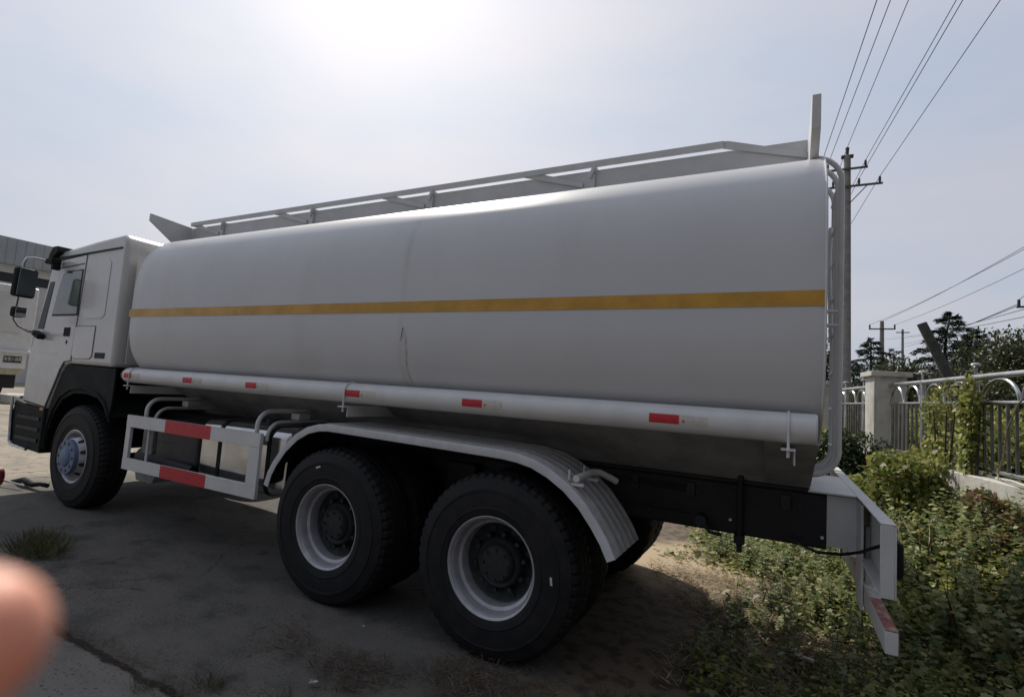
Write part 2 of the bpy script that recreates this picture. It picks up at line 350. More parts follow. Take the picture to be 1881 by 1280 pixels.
# side pipe with clamps and reflectors
for sgn in (0, 1):
    yc = .073 if sgn == 0 else 2.427; d = 1 if sgn == 0 else -1
    b = MB(); b.tube([(-4.27, yc, 1.492), (1.665, yc, 1.492)], .073, 40); pp = b.build('side_pipe', m_white, T, smooth=50, bevel=.008)
    b = MB(); b.tube([(-4.33, yc, 1.492), (-4.27, yc, 1.492)], .055, 24); b.build('end_cap', m_blk, pp)
    for x in (-4.13, -1.28, 1.545):
        b = MB(); b.tube([(x, yc+.0765*math.cos(a), 1.492+.0765*math.sin(a)) for a in np.linspace(R(10), R(190 if d > 0 else 190), 20)]+[(x, yc-.0765, 1.44), (x, yc-.0765, 1.375)], .006, 8)
        b.box(x-.03, x+.03, yc-.1, yc+.55*d, 1.388, 1.396); b.box(x+.024, x+.03, yc-.06*d, yc+.55*d, 1.32, 1.388)
        b.tube([(x, yc-.0765, 1.355), (x, yc-.0765, 1.40)], .008, 6)
        b.build('pipe_clamp', m_white, T)
    for x0, x1 in ((-4.231, -4.096), (-3.252, -3.115), (-2.384, -2.25), (-1.275, -1.137), (-.276, -.129), (.896, 1.048)):
        for (a0, a1, mm, nm) in ((x0, x1, m_red, 'red_reflector'), (x1+.002, x1+.14, m_wfilm, 'pale_reflector')):
            b = MB(); rows = []
            for x in np.linspace(a0, a1, 3):
                for k in range(7):
                    a = R(163+k*6.2) if sgn == 0 else R(-23+k*6.2)
                    rows.append((x, yc+.0742*math.cos(a), 1.492+.0742*math.sin(a)*1.0))
            b.add(rows, [(i*7+j, (i+1)*7+j, (i+1)*7+j+1, i*7+j+1) for i in range(2) for j in range(6)]); b.build(nm, mm, T)
        b = MB(); b.disc((x1+.022, yc-.0755*d, 1.484), .006, 10); b.build('reflector_dot', m_red, T)
# walkway coaming and folded guard rail
for sgn in (0, 1):
    f = (lambda y: y) if sgn == 0 else (lambda y: 2.5-y)
    b = MB(); b.box(-4.42, 1.62, f(.60), f(.606), 2.88, 3.175); b.box(-4.42, 1.62, f(.606), f(.66), 3.169, 3.175); b.build('walkway_side', m_frame, T, bevel=.002)
    b = MB(); b.box(-4.434, 1.157, f(.575), f(.595), 3.192, 3.236); gl = b.build('guard_rail', m_frame, T, bevel=.002)
    for x in (1.157, -.243, -1.643, -3.043, -4.434+.03):
        b = MB(); e = x+.47; wd = .028
        b.prism([(x-.005, 3.192), (x+.02, 3.185), (e, 3.055), (e, 3.09), (x+.03, 3.234), (x-.005, 3.238)], f(.586), f(.597)); b.build('rail_leg', m_frame, gl)
        if x > 1: continue
        b = MB(); b.obox((e+.07, f(.60), 3.155), (.35, 0, .94), (0, 1, 0), (-.94, 0, .35), .045, .035, .012)
        b.box(e+.05, e+.09, f(.58), f(.60), 3.02, 3.14); b.build('rail_bracket', m_frame, gl, bevel=.002)
b = MB(); b.prism([(0, 0)], 0, 0) if False else None
for nm, x, th in (('front_gutter', -4.46, .03), ('rear_gutter', 1.622, .042)):
    b = MB()
    pts = [(.16, 3.125), (.16, 3.20), (.66, 3.175), (1.84, 3.175), (2.34, 3.20), (2.34, 3.125), (1.95, 2.86), (.55, 2.86)]
    if x > 0: pts = [(.16, 3.02), (.16, 3.205), (.62, 3.16), (1.84, 3.16), (1.95, 2.86), (.50, 2.86)]
    m_ = len(pts); b.add([(x, p[0], p[1]) for p in pts]+[(x+th, p[0], p[1]) for p in pts],
          [tuple(range(m_)), tuple(range(2*m_-1, m_-1, -1))]+[(i, i+m_, (i+1)%m_+m_, (i+1)%m_) for i in range(m_)])
    b.build(nm, m_frame, T, bevel=.003)
bx('walkway_floor', m_frame, T, -4.42, 1.6, .67, 1.83, 3.03, 3.06)
for x in (-3.2, -1.2, .8):
    b = MB(); b.lathe([(.0, -.02)], (0, 0, 0), 3) if False else None
    b.tube([(x, 1.25, 3.05), (x, 1.25, 3.13)], .28, 28); b.tube([(x, 1.25, 3.131), (x, 1.25, 3.15)], .25, 28); b.build('hatch', m_white, T)
# ladder and tubes on the rear
for y, zt in ((.70, 3.10), (.84, 3.10), (1.10, 3.10)):
    X_ = 1.802 if y < .8 else 1.795
    p = [(1.60, y, zt)]+[(X_-.16+.16*math.sin(a), y, zt-.16+.16*math.cos(a)) for a in np.linspace(0, math.pi/2, 8)]+[(X_, y, 2.0), (X_, y, 1.40)]+\
        [(X_-.14+.14*math.cos(a), y, 1.36-.14*math.sin(a)) for a in np.linspace(0, math.pi/2, 8)]+[(1.60, y, 1.22)]
    b = MB(); b.tube(p, .0155, 12); lr = b.build('ladder_rail', m_white, T)
for i in range(8):
    z = 1.38+i*.22; b = MB(); b.tube([(1.785, .84, z), (1.785, 1.10, z)], .011, 8); b.build('ladder_rung', m_white, T)
for z in (2.16, 2.08): b = MB(); b.tube([(1.70, .70, z), (1.80, .70, z)], .012, 8); b.build('ladder_bracket', m_white, T)
b = MB(); b.tube([(1.77, 1.0, 2.75), (1.76, .93, 2.5), (1.77, .87, 2.0)], .012, 8); b.build('vent_hose', m_white, T)
# under-tank plates
for sgn in (0, 1):
    f = (lambda y: y) if sgn == 0 else (lambda y: 2.5-y)
    b = MB(); b.add([(-4.1, f(.80), 1.13), (1.668, f(.80), 1.13), (1.668, f(.42), 1.40), (-4.1, f(.42), 1.40), (-4.1, f(.83), 1.13), (1.668, f(.83), 1.13), (1.668, f(.47), 1.42), (-4.1, f(.47), 1.42)],
                    [(0,1,2,3),(7,6,5,4),(0,4,5,1),(1,5,6,2),(2,6,7,3),(3,7,4,0)]); b.build('saddle_plate', m_under, T)
    b = MB(); b.add([(1.44, f(.795), 1.135), (1.672, f(.795), 1.135), (1.672, f(.07), 1.42), (1.44, f(.07), 1.42), (1.44, f(.805), 1.145), (1.672, f(.805), 1.145), (1.672, f(.08), 1.43), (1.44, f(.08), 1.43)],
                    [(0,1,2,3),(7,6,5,4),(0,4,5,1),(1,5,6,2),(2,6,7,3),(3,7,4,0)]); b.build('end_gusset', m_under, T)
    bx('subframe_rail', m_blk, T, -4.2, 1.67, f(.79), f(.86), 1.105, 1.13)
    b = MB(); b.box(-6.3, 1.757, f(.80), f(.808), .80, 1.10); b.box(-6.3, 1.757, f(.80), f(.87), 1.095, 1.103); b.box(-6.3, 1.757, f(.80), f(.87), .797, .805)
    b.build('chassis_rail', m_blk, T)
    for x in (.2, .75, 1.05, 1.62):
        for z in (.86, 1.02): b = MB(); b.tube([(x, f(.79), z), (x, f(.80), z)], .011, 8); b.build('rail_bolt', m_hub, T)
    b = MB(); b.box(1.757, 1.925, f(.795), f(.803), .815, 1.105); b.build('rail_end', m_frame, T, bevel=.002)
    b = MB(); b.box(1.9, 1.912, f(.60), f(.80), .56, 1.10); b.box(1.93, 1.975, f(.68), f(.74), .53, .98); b.build('bar_hanger', m_frame, T, bevel=.002)
    b = MB(); b.tube([(1.30, f(.77), 1.25), (1.30, f(.77), .74)], .018, 8); b.box(1.27, 1.33, f(.75), f(.80), .75, .80); b.box(1.285, 1.315, f(.76), f(.79), .70, .75); b.build('tank_bolt', m_blk, T)
for x in (-5.2, -3.4, -2.2, -.68, .8, 1.6):
    bx('crossmember', m_blk, T, x-.05, x+.05, .87, 1.63, .83, 1.07)
bx('rear_deck', m_frame, T, 1.66, 1.905, .76, 1.74, 1.112, 1.122, bevel=.002)
b = MB(); b.box(1.897, 1.955, -.03, 2.53, 1.116, 1.124); b.box(1.949, 1.955, -.03, 2.53, .815, 1.116); b.box(1.897, 1.949, -.03, 2.53, .815, .822)
b.box(1.897, 1.949, -.03, -.024, .822, 1.116); b.box(1.897, 1.949, 2.524, 2.53, .822, 1.116); bm_ = b.build('rear_beam', m_frame, T, bevel=.003)
for y0, y1 in ((.02, .38), (2.12, 2.48)):
    b = MB(); b.box(1.956, 1.985, y0, y1, .89, 1.04); b.build('tail_lamp', m_plast, bm_, bevel=.01)
    b = MB(); b.box(1.985, 1.991, y0+.02, y1-.02, .905, 1.025); b.build('lamp_lens', m_tail, bm_, bevel=.004)
stripes = [(-.03, .42, 0), (.42, .80, 1), (.80, 1.22, 0), (1.22, 1.62, 1), (1.62, 2.04, 0), (2.04, 2.53, 1)]
b = MB(); b.box(1.915, 1.962, -.03, 2.53, .595, .686); ub = b.build('underrun_bar', m_frame, T, bevel=.003)
for y0, y1, k in stripes:
    b = MB(); b.box(1.916, 1.9635, y0+.001, y1-.001, .6868, .6885); b.box(1.9628, 1.9645, y0+.001, y1-.001, .60, .6885); b.build('red_stripe' if k == 0 else 'white_stripe', m_bartip if k == 0 else m_barwh, ub)
for bx_, bz_ in ((1.245, .88), (1.735, .86)):
    b = MB(); b.tube([(bx_, .786, bz_), (bx_, .80, bz_)], .009, 8); b.build('chassis_bolt', m_white, T)
b = MB(); b.tube([Vector(at(px, py, 1, yy)) for px, py, yy in ((1440, 985, .76), (1468, 998, .72), (1500, 1014, .66), (1545, 1018, .55), (1580, 1014, .4), (1605, 1006, .25), (1625, 1001, .2))], .008, 8); b.build('cable', m_cable, T)
b = MB()
for z_, y_ in ((1.06, .785), (1.035, .785), (.90, .79)):
    b.tube([(-1.9, y_, z_), (-1.2, y_, z_-.01), (-.6, y_, z_+.012), (0, y_, z_-.006), (.55, y_, z_), (1.0, y_+.005, z_-.015)], .007, 6)
b.build('air_lines', m_cable, T)
for x_ in (.62, .98, 1.52):
    b = MB(); b.box(x_, x_+.05, .782, .798, .99, 1.075); b.tube([(x_+.025, .772, 1.02), (x_+.025, .785, 1.02)], .010, 6); b.build('rail_bracket', m_hub, T, bevel=.003)
b = MB(); b.tube([(1.08, .70, .86), (1.08, .795, .86)], .035, 14); b.tube([(1.08, .71, .86), (1.14, .71, .80), (1.2, .74, .79)], .010, 6); b.build('air_valve', m_hub, T)
# ---- wheels
def tyre_profile(w=.30, R_=.545):
    return [(.278, .012), (.290, .002), (.315, -.006), (.335, -.010), (.338, -.014), (.345, -.014), (.348, -.011), (.40, -.014), (.44, -.012), (.442, -.016), (.452, -.016), (.455, -.010),
            (.49, .000), (.515, .010), (.520, .018), (.536, .030), (.543, .045), (.546, .085), (.534, .088), (.534, .098), (.547, .101), (.548, .145), (.536, .148), (.536, .160), (.548, .163),
            (.547, .205), (.534, .208), (.534, .218), (.546, .221), (.543, .262), (.534, .278), (.50, .300), (.44, .312), (.36, .312), (.30, .300), (.278, .290)]
def tread(r, y, k, j):
    if r > .515 and (y < .07 or y > .24): return r-(.014 if k % 4 == 0 else 0)
    if r > .54: return r-(.006 if (k+int(y*40)) % 4 == 0 else 0)
    return r
def flip(p, s, off):      # mirror for the far side
    return [(r, (off+y) if s > 0 else -(off+y)) for r, y in p]
def wheel(cx, cy, cz, s, kind, sc=1.0, tick=None):
    rim_p = [(.276, .030), (.292, .022), (.2995, .010), (.2995, .002), (.293, -.001), (.284, .004), (.276, .016), (.268, .034), (.262, .075), (.244, .085), (.238, .11), (.236, .19), (.246, .235), (.262, .245), (.27, .28)]
    if kind == 'outer':
        b = MB(); b.lathe(flip([(a*sc, c) for a, c in rim_p], s, 0), (cx, cy, cz), 72)
        disc = [(.236, .150), (.222, .158), (.215, .165), (.150, .185), (.135, .187)]
        w = b.build('wheel', m_rim, T, smooth=40)
        b = MB(); b.lathe(flip(disc, s, 0), (cx, cy, cz), 72); b.build('wheel_disc', m_hub, w, smooth=40)
        b = MB(); b.lathe(flip([(.15, .184), (.148, .12), (.135, .105), (.11, .115), (.105, .085), (.095, .075), (.0, .072)], s, 0), (cx, cy, cz), 48)
        for k in range(10):
            a = 2*math.pi*k/10+.2; yy = cy+s*.165
            b.tube([(cx+.168*math.cos(a), yy, cz+.168*math.sin(a)), (cx+.168*math.cos(a), yy-s*.045, cz+.168*math.sin(a))], .015, 6)
        for k in range(8):
            a = 2*math.pi*k/8; b.tube([(cx+.085*math.cos(a), cy+s*.075, cz+.085*math.sin(a)), (cx+.085*math.cos(a), cy+s*.06, cz+.085*math.sin(a))], .009, 6)
        b.build('hub', m_hub, w, smooth=40)
        for k in range(8):
            b = MB(); a = 2*math.pi*(k+.5)/8; b.add([(cx+.203*math.cos(a)+.026*math.cos(t_), cy+s*.1575, cz+.203*math.sin(a)+.022*math.sin(t_)) for t_ in np.linspace(0, 2*math.pi, 13)[:-1]], [tuple(range(12))])
            b.build('hand_hole', m_line, w)
    elif kind == 'inner':
        b = MB(); b.lathe(flip(rim_p, s, 0), (cx, cy, cz), 48); w = b.build('wheel', m_rim, T)
    else:
        b = MB(); b.lathe(flip([(.27*sc, .05), (.292*sc, .022), (.2995*sc, .010), (.2995*sc, .0), (.290*sc, -.003), (.272*sc, .006), (.262*sc, .03), (.254*sc, .055), (.240*sc, .050), (.205*sc, -.02), (.19*sc, -.03), (.15, -.032)], s, 0), (cx, cy, cz), 72)
        w = b.build('wheel', m_rim, T, smooth=40)
        for k in range(10):
            b = MB(); a = 2*math.pi*(k+.5)/10; ca, sa = math.cos(a), math.sin(a); ring_ = []
            for t_ in np.linspace(0, 2*math.pi, 13)[:-1]:
                rr = .211+.017*math.cos(t_); tt = .022*math.sin(t_); y_ = -.02+(rr-.205*sc)/(.035*sc)*.070-.0030
                ring_.append((cx+rr*ca-tt*sa, cy+s*y_, cz+rr*sa+tt*ca))
            b.add(ring_, [tuple(range(12))]); b.build('hand_hole', m_line, w)
        b = MB(); b.lathe(flip([(.185, -.028), (.186, -.055), (.178, -.066), (.10, -.067), (.094, -.074), (.088, -.079), (0, -.081)], s, 0), (cx, cy, cz), 56); hb = b.build('hub', m_blue, w, smooth=40)
        for k in range(10):
            b = MB(); a = 2*math.pi*k/10; p0 = (cx+.145*math.cos(a), cy-s*.0685, cz+.145*math.sin(a)); b.disc(p0, .0165, 14); b.build('bolt_recess', m_line, w)
    b = MB(); b.lathe([(r*sc if r < .3 else r, (y if s > 0 else -y)) for r, y in tyre_profile()], (cx, cy, cz), 220 if kind != 'inner' else 120, tread); ty = b.build('tyre', m_rub, w, smooth=28)
    if tick:
        a, rr, ang = tick; c = Vector((cx+rr*math.cos(a), cy-.0175, cz+rr*math.sin(a))); ux = Vector((math.cos(ang), 0, math.sin(ang))); uz = Vector((-math.sin(ang), 0, math.cos(ang)))
        b = MB(); b.obox(c, ux, (0, 1, 0), uz, .022, .0012, .0065); b.obox(c+ux*.004-Vector((0,.0016,0)), ux, (0,1,0), uz, .012, .0006, .002); b.build('paint_tag', m_wfilm, w)
    return w
for ax, tk in ((0.0, (R(2), .405, R(98))), (-1.35, (R(104), .42, R(17)))):
    cz = .535
    wheel(ax, 0.0, cz, 1, 'outer', tick=tk); wheel(ax, .345, cz, 1, 'inner')
    wheel(ax, 2.5, cz, -1, 'outer'); wheel(ax, 2.155, cz, -1, 'inner')
    b = MB(); b.tube([(ax, .6, cz), (ax, 1.9, cz)], .085, 20); b.lathe([(0, -.25), (.14, -.2), (.2, -.08), (.2, .08), (.14, .2), (0, .25)], (ax, 1.25, cz), 24)
    b.build('axle', m_blk, T)
wheel(-5.16, .07, .588, 1, 'front', sc=.945); wheel(-5.16, 2.43, .588, -1, 'front', sc=.945)
b = MB(); b.tube([(-5.16, .35, .52), (-5.16, 2.15, .52)], .07, 12); b.build('front_axle', m_blk, T)
for sgn in (0, 1):
    f = (lambda y: y) if sgn == 0 else (lambda y: 2.5-y)
    b = MB()
    for k in range(8): b.box(-1.25+k*.06, -.10-k*.06, f(.70), f(.78), .60+k*.022, .618+k*.022)
    b.box(-.80, -.55, f(.68), f(.8), .62, 1.0); b.build('leaf_spring', m_blk, T)
b = MB(); b.tube([(-4.9, 1.25, .85), (-1.4, 1.25, .6)], .06, 12); b.build('drive_shaft', m_blk, T)
# ---- rear fenders
FP = [(-2.03, .74), (-2.00, .84), (-1.95, .93), (-1.86, 1.045), (-1.74, 1.15), (-1.62, 1.215), (-1.50, 1.247), (-1.40, 1.255), (-1.0, 1.248), (-.4, 1.236), (.04, 1.226), (.14, 1.217), (.25, 1.195), (.36, 1.15), (.47, 1.085), (.57, 1.0), (.65, .905), (.71, .82), (.755, .735)]
for sgn in (0, 1):
    f = (lambda y: y) if sgn == 0 else (lambda y: 2.5-y)
    b = MB(); rows = []; cs = []
    ylist = [(-.005, -.052), (-.008, -.046), (-.008, -.004), (-.002, .0)]
    for k in range(5):
        y0 = .02+k*.095; ylist += [(y0+.060, 0), (y0+.068, .007), (y0+.080, .007), (y0+.088, 0)]
    ylist += [(.485, 0), (.485, -.006), (.0, -.006)]
    m_ = len(ylist)
    for i, (x, z) in enumerate(FP):
        p0 = FP[max(i-1, 0)]; p1 = FP[min(i+1, len(FP)-1)]; t_ = Vector((p1[0]-p0[0], p1[1]-p0[1])).normalized(); nn = Vector((-t_.y, t_.x))
        for y, o_ in ylist: rows.append((x+nn.x*o_, f(y), z+nn.y*o_))
    fs_ = [(i*m_+j, (i+1)*m_+j, (i+1)*m_+j+1, i*m_+j+1) for i in range(len(FP)-1) for j in range(m_-1)]
    b.add(rows, fs_); b.m = [0 if (q % (m_-1)) < 3 else (2 if (q % (m_-1)) == m_-2 else 1) for q in range(len(fs_))]
    fe = b.build('mudguard', [m_fend, m_fribs, m_plast], T, smooth=50)
    b = MB(); b.tube([(.50, f(.03), 1.115), (.50, f(.30), 1.125), (.53, f(.36), 1.12), (.585, f(.43), 1.085), (.61, f(.46), 1.065)], .020, 12)
    for yy in (.03, .28):
        b.box(.47, .545, f(yy), f(yy+.02), 1.075, 1.09); b.tube([(.455, f(yy+.01), 1.10), (.455, f(yy+.01), 1.16)], .006, 6)
    b.build('mudguard_bracket', m_white, fe)
    b = MB(); b.tube([(-1.9, f(.1), .93), (-1.85, f(.8), .93)], .02, 10); b.build('front_bracket', m_blk, fe)
# ---- side guards
for sgn in (0, 1):
    f = (lambda y: y) if sgn == 0 else (lambda y: 2.5-y)
    b = MB(); x0, x1 = -4.065, -2.13
    b.box(x0, x1, f(0), f(.03), 1.005, 1.117); b.box(x0, x1, f(0), f(.03), .605, .712)
    b.box(x0+.001, x0+.075, f(.0012), f(.0288), .7125, 1.0045); b.box(x1-.13, x1-.001, f(.0012), f(.0288), .7125, 1.0045)
    g_ = b.build('side_guard', m_white, T, bevel=.002)
    for za, zb in ((1.0045, 1.1175), (.6045, .7125)):
        b = MB(); b.box(-3.43, -2.765, f(-.0015), f(.001), za, zb); b.build('red_band', m_red, g_)
        b = MB(); b.box(x0+.02, x1-.02, f(-.0012), f(.001), zb-.010, zb-.0085); b.build('edge_line', m_frame, g_)
    b = MB(); b.tube([(-3.74, f(.04), 1.06), (-3.74, f(.04), .66)], .013, 10); b.build('guard_strut', m_white, g_)
    for xx in (-3.86, -2.26):
        for dx, zt, yo in ((0, 1.285, .06), (.08, 1.20, .10)):
            rad = .12
            p = [(xx+dx, f(yo), 1.05), (xx+dx, f(yo), zt-rad)]+[(xx+dx, f(yo+rad-rad*math.cos(a)), zt-rad+rad*math.sin(a)) for a in np.linspace(.15, math.pi/2, 8)]+[(xx+dx, f(.80), zt+.0)]
            b = MB(); b.tube(p, .018 if dx == 0 else .015, 12); b.build('guard_arm', m_white, g_)
        bx('arm_plate', m_frame, g_, xx+.0, xx+.10, f(.38), f(.5), 1.215, 1.268)
# fuel tank, battery box, air bottles
def rbox(name, mt, x0, x1, y0, y1, z0, z1, r, parent=T):
    b = MB(); pts = []
    for (cy_, cz_, a0) in ((y0+r, z0+r, 180), (y1-r, z0+r, 270), (y1-r, z1-r, 0), (y0+r, z1-r, 90)):
        for k in range(7): a = R(a0+k*15); pts.append((cy_+r*math.cos(a), cz_+r*math.sin(a)))
    m_ = len(pts); cy_, cz_ = (y0+y1)/2, (z0+z1)/2; vs2 = []
    for x, k in ((x0, .93), (x0+.012, .985), (x0+.03, 1), (x1-.03, 1), (x1-.012, .985), (x1, .93)):
        vs2 += [(x, cy_+(p[0]-cy_)*k, cz_+(p[1]-cz_)*k) for p in pts]
    b.add(vs2, [(i*m_+k, i*m_+(k+1)%m_, (i+1)*m_+(k+1)%m_, (i+1)*m_+k) for i in range(5) for k in range(m_)]+[tuple(range(m_)), tuple(5*m_+k for k in range(m_))])
    o = b.build(name, mt, parent, smooth=45); return o, pts
ft, pts = rbox('fuel_tank', m_chrome, -3.08, -1.95, .12, .76, .60, 1.16, .10)
for x in (-2.80, -2.17):
    b = MB(); cy_, cz_ = .44, .88; out = [(x, cy_+(p[0]-cy_)*1.012, cz_+(p[1]-cz_)*1.012) for p in pts]
    m_ = len(pts); b.add([(x-.022, p[1], p[2]) for p in out]+[(x+.022, p[1], p[2]) for p in out], [(k, (k+1)%m_, m_+(k+1)%m_, m_+k) for k in range(m_)]); b.build('tank_strap', m_plast, ft)
b = MB(); b.tube([(-2.45, .35, 1.16), (-2.45, .35, 1.20)], .05, 20); b.build('fuel_cap', m_hub, ft)
bt, _ = rbox('battery_box', m_batt, -3.80, -3.13, .14, .74, .70, 1.10, .03)
b = MB()
for k in range(3): b.box(-3.78, -3.15, .136, .141, .76+k*.12, .775+k*.12)
b.build('box_ribs', m_batt, bt)
b = MB(); b.tube([(-4.1, .22, .70), (-3.2, .22, .66)], .10, 20); b.build('air_bottle', m_blk, T)
b = MB(); b.box(-4.03, -3.86, .14, .7, .60, 1.02); b.build('tool_box', m_under, T, bevel=.01)
b = MB(); b.prism([(-4.02, .585), (-3.98, .50), (-3.72, .50), (-3.66, .585)], .10, .40); b.build('step_plate', m_under, T)
bx('engine_block', m_blk, T, -5.9, -4.3, .95, 1.55, .75, 1.5)
bx('gearbox', m_blk, T, -4.3, -3.3, 1.0, 1.5, .65, 1.05)
# ---- cab
cab_pts = [(-4.53, 1.555), (-4.545, 2.80), (-4.56, 2.90), (-4.64, 2.955), (-5.2, 2.925), (-5.9, 2.865), (-6.04, 2.84), (-6.11, 2.76), (-6.30, 1.93), (-6.41, 1.62), (-6.40, 1.08), (-6.30, 1.06), (-5.83, 1.035),
           (-5.72, 1.24), (-5.62, 1.45), (-5.55, 1.54), (-5.46, 1.565)]
def sect(y, inset, topdrop): return y
b = MB(); n_ = len(cab_pts)
lv = [(.030, .0, .0), (.10, 0, 0)]
vs2 = []; ysx = [(.075, .05, .10), (.045, .022, .04), (.030, .0, .0), (2.47, 0., 0.), (2.455, .022, .04), (2.425, .05, .10)]
# body with a rounded roof edge: upper points move inboard
def cab_y(z, side=0):
    y = .03+.05*max(0., z-1.0)/1.9
    return y if side == 0 else 2.5-y
def cabfix(x, z):          # the side leans inward with height: keep the measured outline on the leaning side
    y = cab_y(z); k = (y+2.7823)/2.8123; return 1.515+(x-1.515)*k, 1.5688+(z-1.5688)*k
cab_pts = [cabfix(*p) for p in cab_pts]
for side in (0, 1): vs2 += [(p[0], cab_y(p[1], side), p[1]) for p in cab_pts]
b.add(vs2, [tuple(range(n_)), tuple(range(2*n_-1, n_-1, -1))]+[(i, i+n_, (i+1)%n_+n_, (i+1)%n_) for i in range(n_)])
cab = b.build('cab', m_cab, T, smooth=30, bevel=.045, seg=4)
def cabp(pts, off):        # polygon on the cab side, pushed out by off
    q_ = [cabfix(x, z) for x, z in pts]; return [(x, cab_y(z, 0)-off, z) for x, z in q_]
def plate(name, pts, off, mt, parent=cab, th=.012, bevel=.003):
    b = MB(); a = cabp(pts, off); c = [(p[0], p[1]+th, p[2]) for p in a]; m_ = len(a)
    b.add(a+c, [tuple(range(m_)), tuple(range(2*m_-1, m_-1, -1))]+[(i, i+m_, (i+1)%m_+m_, (i+1)%m_) for i in range(m_)])
    return b.build(name, mt, parent, bevel=bevel)
def px(pts, y=.03): return [tuple(at(a_, b_, 1, y)[[0, 2]]) for a_, b_ in pts]
door_out = [(-5.385, 1.60), (-5.355, 2.30), (-5.335, 2.775), (-6.045, 2.735), (-6.10, 2.70), (-6.27, 1.93), (-6.375, 1.62), (-6.36, 1.11), (-5.83, 1.07), (-5.71, 1.29), (-5.60, 1.50), (-5.53, 1.585)]
def grow(pts, k):
    cx_ = sum(p[0] for p in pts)/len(pts); cz_ = sum(p[1] for p in pts)/len(pts)
    return [(cx_+(p[0]-cx_)*(1+k), cz_+(p[1]-cz_)*(1+k)) for p in pts]
plate('door_seal', grow(door_out, .018), .0025, m_line, cab, th=.004, bevel=0)
door = plate('door', door_out, .009, m_cab, cab, th=.012, bevel=.006)
win = px([(156, 500), (138, 577), (100, 579), (106, 560), (120, 502)]); win = [(-5.365, 2.60), (-5.46, 2.13), (-5.93, 2.105), (-5.90, 2.22), (-5.80, 2.52), (-5.74, 2.585)]
win = [(-5.375, 2.115), (-5.375, 2.60), (-5.70, 2.60), (-5.80, 2.56), (-5.86, 2.40), (-5.93, 2.115)]
plate('window_seal', grow(win, .07), .0125, m_line, cab, th=.004, bevel=.004)
plate('side_window', win, .0155, m_glass2, cab, th=.004, bevel=0)
qw = [(-5.99, 2.50), (-6.095, 2.50), (-6.25, 1.945), (-6.10, 1.945)]
plate('quarter_window', qw, .0135, m_glass3, cab, th=.004, bevel=.003)
pil = [(-5.985, 2.66), (-6.02, 2.52), (-5.95, 2.10), (-5.975, 2.02), (-6.095, 1.95)]
bb_ = [(-5.35, 2.735), (-5.35, 2.745), (-5.98, 2.70), (-5.98, 2.69)]
plate('drip_line', [(-4.62, 2.80), (-4.62, 2.815), (-6.02, 2.785), (-6.04, 2.765)], .012, m_line, cab, th=.02, bevel=0)
plate('door_top_gap', [(-5.36, 2.672), (-5.36, 2.682), (-5.95, 2.655), (-5.95, 2.645)], .0125, m_line, cab, th=.003, bevel=0)
plate('sleeper_panel', [(-4.86, 2.06), (-4.80, 2.10), (-4.80, 2.66), (-4.86, 2.71), (-5.18, 2.71), (-5.24, 2.66), (-5.24, 2.10), (-5.18, 2.06)], .006, m_cab, cab, th=.01, bevel=.008)
fl = [(-4.955, 1.975), (-5.375, 1.975), (-5.38, 1.66), (-5.34, 1.625), (-5.0, 1.63), (-4.955, 1.66)]
plate('flap_seal', grow(fl, .03), .003, m_line, cab, th=.004, bevel=0); plate('storage_flap', fl, .0075, m_cab, cab, th=.006, bevel=.003)
plate('side_vent', [(-4.70, 1.64), (-4.70, 1.70), (-4.90, 1.70), (-4.90, 1.64)], .005, m_line, cab, th=.01)
hd = plate('door_handle', [(-5.47, 1.865), (-5.47, 1.965), (-5.61, 1.965), (-5.61, 1.865)], .014, m_plast, cab, th=.01)
plate('key_lock', [(-5.51, 1.78), (-5.505, 1.82), (-5.535, 1.82), (-5.535, 1.78)], .013, m_plast, cab, th=.01)
plate('door_crease', [(-5.70, 1.655), (-5.70, 1.67), (-6.30, 1.70), (-6.30, 1.685)], .012, m_cab, cab, th=.01, bevel=.003)
b = MB(); b.box(-4.531, -4.515, .14, 2.36, 1.6, 2.8)
for k in range(5): b.box(-4.526, -4.512, .3+k*.45, .34+k*.45, 1.7, 2.75)
b.build('rear_wall_ribs', m_cab, cab)
# windscreen, visor, grille
b = MB(); b.add([(-6.135, .16, 2.72), (-6.135, 2.34, 2.72), (-6.325, 2.42, 1.95), (-6.325, .08, 1.95)], [(0,1,2,3)]); b.build('windscreen', m_glass, cab)
b = MB(); b.prism([(-6.02, 2.86), (-6.05, 2.93), (-6.16, 2.93), (-6.24, 2.84), (-6.27, 2.73), (-6.22, 2.73), (-6.15, 2.80)], .02, 2.48); b.build('sun_visor', m_plast, cab, bevel=.008)
b = MB(); b.box(-6.47, -6.42, .20, 2.30, 1.15, 1.75); b.build('grille', m_plast, cab, bevel=.02)
b = MB(); p_ = [(-6.40, .05, 1.62), (-6.44, .06, 1.60), (-6.44, .06, 1.16), (-6.40, .05, 1.12)]; b.tube(p_, .012, 8); b.build('grille_trim', m_chrome, cab)
# front bumper and step
b = MB(); b.prism([(-5.83, .545), (-5.83, 1.04), (-6.38, 1.07), (-6.60, 1.10), (-6.63, .95), (-6.58, .62), (-6.50, .57)], .03, 2.47); bu = b.build('front_bumper', m_plast, T, bevel=.02)
b = MB(); b.tube([(-6.40, .015, 1.135), (-6.58, .015, 1.14), (-6.62, .015, 1.11), (-6.60, .015, .9), (-6.55, .015, .62), (-6.50, .015, .58), (-6.10, .015, .565)], .016, 8); b.build('bumper_trim', m_stain, bu)
bx('side_marker', m_amber, bu, -5.93, -5.84, .02, .032, 1.02, 1.05)
b = MB()
for k in range(3): b.box(-6.45, -5.9, .018, .032, .66+k*.12, .70+k*.12)
b.build('cab_step', m_blk, bu)
